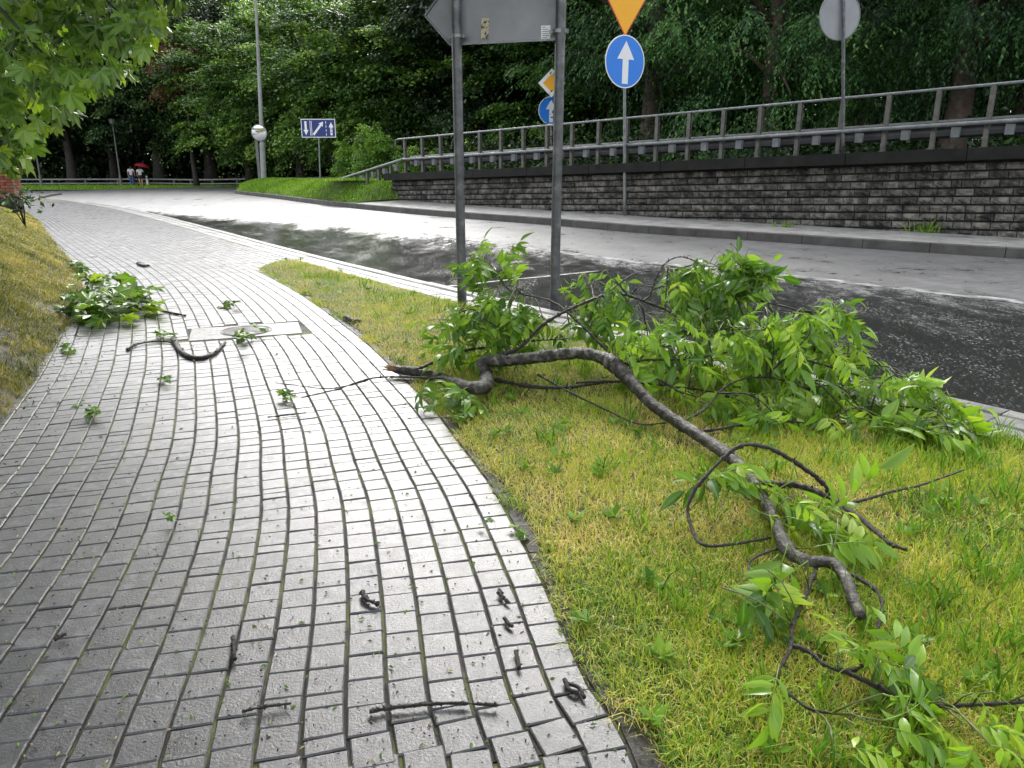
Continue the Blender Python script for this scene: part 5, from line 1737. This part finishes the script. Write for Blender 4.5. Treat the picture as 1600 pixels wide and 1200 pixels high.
# low broad-leaved weeds and dead leaves in the verge
cent = sample_grid(VX, VY, VZ, 150, 33, vis_w)
nw = 9
az_ = rg_.uniform(0, 6.28, (len(cent), nw)); ll_ = rg_.uniform(.03, .07, (len(cent), nw))
dv = np.stack([np.cos(az_), np.sin(az_), rg_.uniform(.15, .8, az_.shape)], -1).reshape(-1, 3); dv = norm_rows(dv)
cw_ = np.repeat(cent, nw, axis=0) + dv * (ll_.ravel() * .5)[:, None] + np.array((0, 0, .02))
sdv = norm_rows(np.cross(dv, np.array((0, 0, 1.0)) + rg_.normal(0, .3, dv.shape)))
V, F = leaf_quads(cw_, dv, sdv, ll_.ravel(), ll_.ravel() * .42)
o = obj('verge_weeds', mesh('verge_weeds', V, F, [M['grass_green']], {'rnd': np.repeat(np.clip(rg_.normal(.35, .2, len(cw_)), 0, 1), 4)})); o['kind'] = 'stuff'; o['label'] = 'small broad-leaved weeds dotted through the verge grass'; o['category'] = 'weeds'
cent = sample_grid(VX, VY, VZ, 220, 34, vis_w); cent[:, 2] += rg_.uniform(.01, .04, len(cent))
o = obj('verge_dead_leaves', scatter_leaves('verge_dead_leaves', cent, .028, M['leaf_dry'], 35, .6, .5)); o['kind'] = 'stuff'; o['label'] = 'brown dead leaf bits caught in the verge grass'; o['category'] = 'litter'

# bank grass: long matted straw-coloured
GV, GF, GR, gn = [], [], [], 0
p = sample_grid(Xb, Yb, Zb, 210000, 5, lambda X, Y: (np.where(X > -Y * .72 - .6, 1.0, .3) * (X > -Y * 1.3 - 2.2) * (Y > .6)) / np.clip(Y, 1.5, 14) ** 1.1)
keep = rg_.random(len(p)) < np.clip(1.9 * patch(p, 3, 9) - .25, .15, 1)
p = p[keep]; n = len(p)
h = rg_.uniform(.05, .12, n) * np.clip(.55 + p[:, 2] * 1.5, .5, 1.2); rn = np.clip(.5 + .9 * (patch(p, 2, 3) - .5) + .5 * (patch(p, 9, 4) - .5) + rg_.normal(0, .24, n), 0, 1)
lean = rg_.normal(0, .7, (n, 2)) + np.array((.55, -.2))
add_bl(blades(p, h, rg_.uniform(.002, .0042, n) * (1 + p[:, 1] / 12), rn, lean, 7))
o = obj('bank_grass', mesh('bank_grass', np.concatenate(GV), np.concatenate(GF), [M['grass_bank']], {'rnd': np.concatenate(GR)}))
o['kind'] = 'stuff'; o['label'] = 'straw-coloured matted grass on the bank left of the pavement'; o['category'] = 'grass'

# island and park lawn grass
p = sample_grid(Xi[:, :13], Yi[:, :13], Zi[:, :13], 42000, 8); n = len(p)
t1 = blades(p, rg_.uniform(.05, .15, n), rg_.uniform(.015, .035, n), np.clip(.5 + .5 * (patch(p, .8, 2) - .5) + rg_.normal(0, .22, n), 0, 1), rg_.normal(0, .5, (n, 2)), 9)
o = obj('island_grass', mesh('island_grass', t1[0], t1[1], [M['grass_green']], {'rnd': t1[2]})); o['kind'] = 'stuff'; o['label'] = 'bright green grass on the island beside the wall end'; o['category'] = 'grass'
xs_ = rg_.uniform(-80, -8, 26000); ys_ = rg_.uniform(53, 64, 26000)
p = np.stack([xs_, ys_, np.full(26000, .05)], 1); n = len(p)
t1 = blades(p, rg_.uniform(.1, .3, n), rg_.uniform(.03, .06, n), np.clip(.5 + rg_.normal(0, .22, n), 0, 1), rg_.normal(0, .5, (n, 2)), 10)
o = obj('park_grass', mesh('park_grass', t1[0], t1[1], [M['grass_green']], {'rnd': t1[2]})); o['kind'] = 'stuff'; o['label'] = 'strip of bright grass along the far edge of the road'; o['category'] = 'grass'

# ------------------------------------------------------------------ litter on the pavement
def lay_twig(pp, r0, r1, label, seed, name='fallen_twig', knob=.2, mat='twig', lift=.0, bud=(1.3, 1.75)):
    pts = [(*G(a, b, .012 + lift)[:2], .012 + lift) for a, b in pp]
    p = smooth_path(pts, .01); rr = np.random.default_rng(seed)
    short = len(p) < 9
    rad = np.linspace(r0, r1, len(p)) * (1 + rr.normal(0, knob * (.4 if short else 1), len(p)))
    p[:, 2] = np.maximum(rad * .9, p[:, 2] * .9) + .002
    o0 = p[0] * np.array((1, 1, 0))
    mb = MB(); mb.tube(p - o0, rad, 7)
    for j in (np.arange(1, len(p) - 1) if short else np.repeat(np.arange(1, len(p) - 1), 3) if r0 < .012 else np.arange(2, len(p), 9)):
        d = unit(rr.normal(size=3) + np.array((0, 0, .2))); mb.tube([p[j] - o0, p[j] - o0 + d * rad[j] * rr.uniform(*bud)], [rad[j] * .7, rad[j] * .45], 5)
    t = empty(name, o0); tag(t, label, 'twig', 'broken twigs on the pavement')
    obj('stem', mb.mesh('stem', M[mat], True), t)
    return t
lay_twig([(577, 1112), (620, 1105), (700, 1099), (779, 1102)], .005, .004, 'longest black knobbly twig lying crosswise at the front of the pavement', 1)
lay_twig([(378, 1112), (410, 1105), (455, 1099)], .0045, .003, 'short black twig left of the long crosswise twig', 2)
lay_twig([(566, 926), (572, 936), (590, 944)], .0075, .006, 'stubby thick black twig piece left of the joint in mid pavement', 3)
lay_twig([(780, 921), (786, 934), (796, 942)], .006, .005, 'small curved black twig piece near the right pavement edge', 4)
lay_twig([(788, 966), (794, 974), (801, 979)], .007, .005, 'tiny black twig piece just below the small curved one', 5)
lay_twig([(806, 1018), (809, 1030), (811, 1044)], .006, .005, 'upright short black twig piece above the edge litter heap', 6)
lay_twig([(882, 1062), (890, 1078), (905, 1082)], .0065, .005, 'dark twig piece in the litter at the right edging, upper one', 7)
lay_twig([(888, 1068), (905, 1075), (913, 1090)], .006, .005, 'dark twig piece in the litter at the right edging, lower one', 8)
lay_twig([(363, 995), (366, 1010), (367, 1030)], .006, .005, 'dark twig piece standing in a joint left of mid pavement', 9)
lay_twig([(86, 1000), (96, 993), (104, 990)], .006, .005, 'small dark twig piece on the shaded left pavers', 10)
lay_twig([(272, 534), (285, 552), (310, 560), (335, 552), (352, 535)], .022, .010, 'thick curved black branch piece in front of the inspection cover', 11, 'branch_piece', .06)
lay_twig([(198, 547), (215, 538), (245, 533), (270, 535)], .008, .005, 'thin dark twig reaching left from the curved branch piece', 12)
lay_twig([(228, 470), (255, 485), (290, 493)], .013, .008, 'dark twig sticking out right of the maple leaf pile', 13)
lay_twig([(418, 652), (445, 649), (478, 645)], .004, .003, 'thin straight twig just left of the fallen branch tip', 14)
lay_twig([(540, 497), (552, 503), (565, 502)], .02, .016, 'dark clod-like twig knot at the verge edge by the inspection cover', 15)
lay_twig([(215, 413), (225, 416), (232, 415)], .02, .015, 'lone dark twig on the far pavement', 16)

def leaf_pile(px_list, label, seed, name='leaf_cluster', kind='maple', s=(.10, .16), zmax=.04, group='green leaf clusters on the pavement'):
    rr = np.random.default_rng(seed)
    c0 = G(*px_list[0]); o0 = np.array((c0[0], c0[1], 0))
    t = empty(name, o0); tag(t, label, 'leaves', group)
    for px, py in px_list:
        q = G(px, py) - o0; q[2] = rr.uniform(.012, zmax)
        sc_ = rr.uniform(*s)
        if kind == 'maple':
            obj('leaf', maples[int(rr.integers(0, 6))], t, q + np.array((0, 0, sc_ * .12)), (rr.normal(-.1, .35), rr.normal(0, .35), rr.uniform(0, 6.28)), (sc_,) * 3)
        else:
            obj('leaf', ash[int(rr.integers(0, 12))], t, q + np.array((0, 0, .02)), (rr.normal(0, .2), rr.normal(0, .2), rr.uniform(0, 6.28)), (sc_,) * 3)
    return t
rr = np.random.default_rng(9)
pile_poly = [(88, 470), (120, 452), (180, 445), (222, 455), (262, 488), (230, 500), (185, 512), (140, 515), (100, 500)]
pl = []
while len(pl) < 130:
    a, b = rr.uniform(85, 265), rr.uniform(442, 516)
    if inside(pile_poly, a, b):
        pl.append((a, b))
t = leaf_pile(pl, 'large heap of fresh maple leaves on the left side of the pavement', 3, 'leaf_heap', 'maple', (.14, .24), .16, None)
mb = MB()
for j in range(7):
    a, b = pl[j * 9], pl[j * 9 + 5]
    A_, B_ = G(*a), G(*b); o0 = np.array((*G(*pl[0])[:2], 0)); A_[2] = .02; B_[2] = .05
    mb.tube([A_ - o0, (A_ + B_) / 2 - o0 + np.array((0, 0, .04)), B_ - o0], [.008, .006, .004], 6)
obj('twig', mb.mesh('twig', M['twig'], True), t)
def cl(cx, cy, n_, sx, sy, seed):
    r_ = np.random.default_rng(seed); return [(cx + r_.normal(0, sx), cy + r_.normal(0, sy)) for _ in range(n_)]
leaf_pile(cl(118, 427, 12, 8, 4, 1), 'bushy green leaf cluster beyond the leaf heap by the bank', 11, s=(.16, .24), zmax=.12)
leaf_pile(cl(255, 530, 6, 9, 3, 2), 'bright leaves on the twig left of the curved branch piece', 12, s=(.09, .13))
leaf_pile(cl(386, 536, 8, 8, 3, 3), 'dark green leaf cluster at the front of the inspection cover', 13, s=(.10, .15), zmax=.07)
leaf_pile(cl(358, 481, 5, 3, 2, 4), 'single bright green tuft beyond the inspection cover', 14, s=(.09, .12), zmax=.06)
leaf_pile(cl(261, 601, 4, 5, 2, 5), 'small dark leaf scrap between the curved branch and the front', 15, s=(.05, .08))
leaf_pile(cl(143, 651, 7, 6, 3, 6), 'curled green leaf cluster on the left columns of pavers', 16, s=(.05, .08), zmax=.05)
leaf_pile(cl(110, 550, 6, 10, 3, 7), 'scattered green leaves at the foot of the bank', 17, s=(.07, .11))
leaf_pile(cl(460, 626, 4, 8, 2, 8), 'bright leaves at the tip of the long left twig', 18, s=(.06, .09))
leaf_pile(cl(268, 818, 3, 6, 2, 9), 'small green sprig in mid pavement left of centre', 19, s=(.03, .045))
leaf_pile(cl(812, 836, 4, 6, 4, 10), 'small green weed at the right pavement edging', 20, s=(.04, .055), zmax=.03)
leaf_pile(cl(762, 834, 2, 3, 2, 14), 'pale green leaf bit just inside the right pavement edging', 21, s=(.03, .04))
leaf_pile(cl(714, 648, 8, 16, 8, 12), 'green leaves lying at the edging below the broken branch end', 22, s=(.08, .12), zmax=.05)

# fine specks: seeds, bits of bark, petals (uncountable)
def specks(n, seed, mat, name, szr, label, far=9.0):
    r_ = np.random.default_rng(seed)
    V, F, b = [], [], 0
    c = 0
    while c < n:
        px, py = r_.uniform(-30, 1000), 400 + 800 * r_.random() ** .8
        q = G(px, py)
        sd__, _ = signed(REF[::4], REF_N[::4], q[:2])
        if sd__[0] < -.05 or sd__[0] > 2.15 or q[1] > far:
            continue
        c += 1
        s = r_.uniform(*szr) * (1 + .12 * q[1]); a = r_.uniform(0, 6.28); el = r_.uniform(1, 1.9)
        ca, sa = math.cos(a), math.sin(a)
        pts = [(-1, 0), (-.4, .5), (.5, .45), (1, 0), (.4, -.5), (-.5, -.45)]
        P_ = [((x * el * ca - y * sa) * s + q[0], (x * el * sa + y * ca) * s + q[1]) for x, y in pts]
        V += [(x, y, .003) for x, y in P_] + [(q[0], q[1], .003 + s * .9)]
        F += [(b + i, b + (i + 1) % 6, b + 6) for i in range(6)]; b += 7
    o = obj(name, mesh(name, V, F, [mat])); o['kind'] = 'stuff'; o['label'] = label; o['category'] = 'litter'
specks(1100, 1, M['debris'], 'dark_litter', (.001, .0034), 'dark seeds and bark crumbs scattered over the pavement')
specks(150, 2, M['straw'], 'pale_litter', (.0016, .004), 'pale yellow petals and straw bits scattered over the pavement')
specks(170, 3, surf('green_leaf_bits', [(.3, (.05, .12, .015)), (.7, (.16, .28, .03))], 30, (.4, .6)), 'green_litter', (.002, .006), 'tiny green leaf bits scattered over the pavement')
# heap of litter along the right edging and the bank foot
r_ = np.random.default_rng(5)
idx = r_.integers(0, len(REF), 9000); idx = idx[(REF[idx, 1] > 1) & (REF[idx, 1] < 8)]
dd_ = np.where(r_.random(len(idx)) < .6, -r_.normal(.07, .035, len(idx)), LEDGE_D[idx] - np.abs(r_.normal(0, .12, len(idx))))
q = REF[idx] + REF_N[idx] * dd_[:, None]
o = obj('edge_litter', scatter_leaves('edge_litter', np.column_stack([q, r_.uniform(.004, .022, len(q))]), .018, surf('edge_litter_brown', [(.3, (.015, .01, .006)), (.6, (.07, .045, .02)), (.8, (.18, .13, .05))], 60, (.4, .8)), 9, .5, .4))
o['kind'] = 'stuff'; o['label'] = 'brown leaf crumbs along both edges of the pavement'; o['category'] = 'litter'

# dry brown leaf in the near grass
q = G(1412, 1150)
t = empty('dry_leaf', (q[0], q[1], 0)); tag(t, 'dry brown curled leaf in the grass at the front right', 'leaf')
dl_ = maple_mesh(40); dl_.materials.clear(); dl_.materials.append(M['leaf_dry'])
obj('blade', dl_, t, (0, 0, .06), (R(-70), R(25), R(15)), (.085, .085, .085))
# shrub sprig with dark leaves over the bank at far left
sp = P(30, 312, 13.5); t = empty('bank_shrub', sp); tag(t, 'dark-leaved shrub on the bank in front of the brick pillar', 'shrub')
r_ = np.random.default_rng(15)
pts_ = np.column_stack([r_.normal(0, .18, 130), r_.normal(0, .2, 130), r_.normal(0, .11, 130)])
obj('crown', scatter_leaves('crown', pts_, .11, M['leaf_dark'], 4, .8, .55), t)
mb = MB()
for j in range(6):
    mb.tube([(-.1, .2, -.5), pts_[j] * .5 + np.array((-.05, .05, -.1)), pts_[j]], [.012, .008, .003], 5)
obj('stem', mb.mesh('stem', M['twig'], True), t)
# weeds on the median strip
for px, py, s_, lb in ((1440, 362, .3, 'green weed at the foot of the wall near the right edge'), (1225, 354, .18, 'small weed at the foot of the wall below the round sign'), (1033, 338, .22, 'small bright weed at the wall foot right of the blue disc post')):
    q = G(px, py, .21); n = 26
    p = np.column_stack([r_.normal(0, .12, n), r_.normal(0, .06, n), np.zeros(n)])
    t1 = blades(p, r_.uniform(.5, 1, n) * s_, r_.uniform(.012, .03, n), np.clip(.5 + r_.normal(0, .2, n), 0, 1), r_.normal(0, .7, (n, 2)), 3)
    t = obj('weed', mesh('weed', t1[0], t1[1], [M['grass_green']], {'rnd': t1[2]}), None, (q[0], q[1], .2)); tag(t, lb, 'weed', 'weeds at the wall foot')

# ------------------------------------------------------------------ the two walkers
def skin_mesh(name, joints, edges, mat, sub=2):
    me = bpy.data.meshes.new(name + '_skel')
    me.from_pydata([j[0] for j in joints], edges, [])
    o = bpy.data.objects.new(name + '_skel', me); COL.objects.link(o)
    o.modifiers.new('s', 'SKIN'); ss_ = o.modifiers.new('d', 'SUBSURF'); ss_.levels = sub; ss_.render_levels = sub
    for i, j in enumerate(joints):
        sv = me.skin_vertices[0].data[i]; sv.radius = (j[1], j[2] if len(j) > 2 else j[1]); sv.use_root = (i == 0)
    dg = bpy.context.evaluated_depsgraph_get()
    m2 = bpy.data.meshes.new_from_object(o.evaluated_get(dg)); m2.name = name
    bpy.data.objects.remove(o)
    m2.materials.clear(); m2.materials.append(mat)
    m2.polygons.foreach_set('use_smooth', np.ones(len(m2.polygons), dtype=bool))
    return m2
def walker(px, D, h, label, top, bottom, shorts, arm_up, step):
    b = P(px, 291, D); b[2] = .06
    t = empty('person', b, R(8)); tag(t, label, 'person'); t.scale = (h / 1.72,) * 3
    s = step
    J = [((0, 0, .95), .13, .10), ((0, 0, 1.12), .125, .095), ((0, 0, 1.36), .155, .10), ((0, 0, 1.47), .06, .06), ((0, .01, 1.55), .075, .085), ((0, .01, 1.66), .08, .095), ((0, .01, 1.71), .05, .06),
         ((-.10, 0, .88), .095, .10), ((-.10, .06 * s, .48), .062, .066), ((-.10, -.10 * s, .09), .042, .045), ((-.10, .04 - .10 * s, .03), .04, .03),
         ((.10, 0, .88), .095, .10), ((.10, -.02 * s, .48), .062, .066), ((.10, .14 * s, .09), .042, .045), ((.10, .20 * s, .03), .04, .03),
         ((-.20, 0, 1.40), .055), ((-.27, -.02, 1.14), .045), ((-.27, .07, .90), .035), ((-.27, .10, .80), .038, .022),
         ((.20, 0, 1.40), .055)]
    if arm_up:
        J += [((.27, .06, 1.18), .045), ((.22, .24, 1.30), .036), ((.21, .27, 1.38), .036, .03)]
    else:
        J += [((.27, .02, 1.14), .045), ((.28, .06, .90), .035), ((.28, .08, .80), .038, .022)]
    E = [(0, 1), (1, 2), (2, 3), (3, 4), (4, 5), (5, 6), (0, 7), (7, 8), (8, 9), (9, 10), (0, 11), (11, 12), (12, 13), (13, 14), (2, 15), (15, 16), (16, 17), (17, 18), (2, 19), (19, 20), (20, 21), (21, 22)]
    obj('body', skin_mesh('body', J, E, M['skin']), t)
    g_ = .02
    def ex(i, k=1.0):
        j = J[i]; return (j[0], j[1] + g_, (j[2] if len(j) > 2 else j[1]) + g_)
    lerp = lambda a, b, k: tuple(x * (1 - k) + y * k for x, y in zip(a, b))
    sh = [((0, 0, .90), .155, .125), ex(1), ex(2), ((0, 0, 1.44), .085, .08), ex(15), (lerp(J[15][0], J[16][0], .75), .066), ex(19), (lerp(J[19][0], J[20][0], .75), .066)]
    obj('shirt', skin_mesh('shirt', sh, [(0, 1), (1, 2), (2, 3), (2, 4), (4, 5), (2, 6), (6, 7)], M[top]), t)
    k = .75 if shorts else 1.0
    tr = [((0, 0, .96), .15, .12), ex(7), ex(11)]
    E2 = [(0, 1), (0, 2)]
    if shorts:
        tr += [(lerp(J[7][0], J[8][0], .7), .092), (lerp(J[11][0], J[12][0], .7), .092)]; E2 += [(1, 3), (2, 4)]
    else:
        tr += [ex(8), ex(9), ex(12), ex(13)]; E2 += [(1, 3), (3, 4), (2, 5), (5, 6)]
    obj('shorts' if shorts else 'trousers', skin_mesh('trousers', tr, E2, M[bottom]), t)
    hr = [((0, -.02, 1.70), .085, .09), ((0, -.045, 1.60), .075, .07), ((0, -.07, 1.45), .04, .03)]
    obj('hair', skin_mesh('hair', hr, [(0, 1), (1, 2)], M['hair']), t)
    mb = MB()
    for i in (10, 14):
        c = np.array(J[i][0]); mb.box(tuple(c + (-.045, -.10, -.03)), tuple(c + (.045, .14, .035)), bev=.02)
    obj('shoes', mb.mesh('shoes', M['debris']), t)
    return t, b
pA_, _ = walker(207.5, 62.5, 1.66, 'person with dark hair in white shirt and blue jeans walking away', 'shirt', 'jeans', False, False, 1)
pB_, bB = walker(221.5, 62.0, 1.62, 'person in pale shirt and dark shorts walking away under an umbrella', 'tee', 'shorts', True, True, -1)
um = empty('umbrella', bB + np.array((.1, .1, 1.25)), 0); tag(um, 'red umbrella held over the person in dark shorts', 'umbrella')
for k in range(8):
    a0, a1 = k * math.pi / 4, (k + 1) * math.pi / 4
    V, F = [], []
    for j in range(5):
        th = j / 4 * R(62); rr_ = .62 * math.sin(th) / math.sin(R(62)); z_ = .62 * (math.cos(th) - math.cos(R(62))) / math.sin(R(62)) * .85
        for a in (a0, (a0 + a1) / 2, a1):
            f_ = 1.0 if a in (a0, a1) else .95
            V.append((rr_ * f_ * math.cos(a), rr_ * f_ * math.sin(a), .32 + z_ - (0 if a in (a0, a1) else .0)))
    for j in range(4):
        for i in range(2):
            b = j * 3 + i; F.append((b, b + 3, b + 4, b + 1))
    obj('panel', mesh('panel', V, F, [M['umbrella']], None, True), um)
mb = MB(); mb.tube([(0, 0, -.25), (0, 0, .78)], .012, 6); obj('shaft', mb.mesh('shaft', M['iron']), um)
um.rotation_euler = (R(-6), R(9), 0)
wp = P(231, 291, 62.6); wp[2] = .06
t = empty('marker_post', wp); tag(t, 'short pale post standing right of the two walkers', 'post')
mb = MB(); mb.tube([(0, 0, -.1), (0, 0, .82), (0, 0, .86)], [.085, .085, .04], 10); obj('shaft', mb.mesh('shaft', M['white']), t)
mb = MB(); mb.tube([(0, 0, .64), (0, 0, .72)], [.09, .09], 10); obj('band', mb.mesh('band', M['galv_dark']), t)
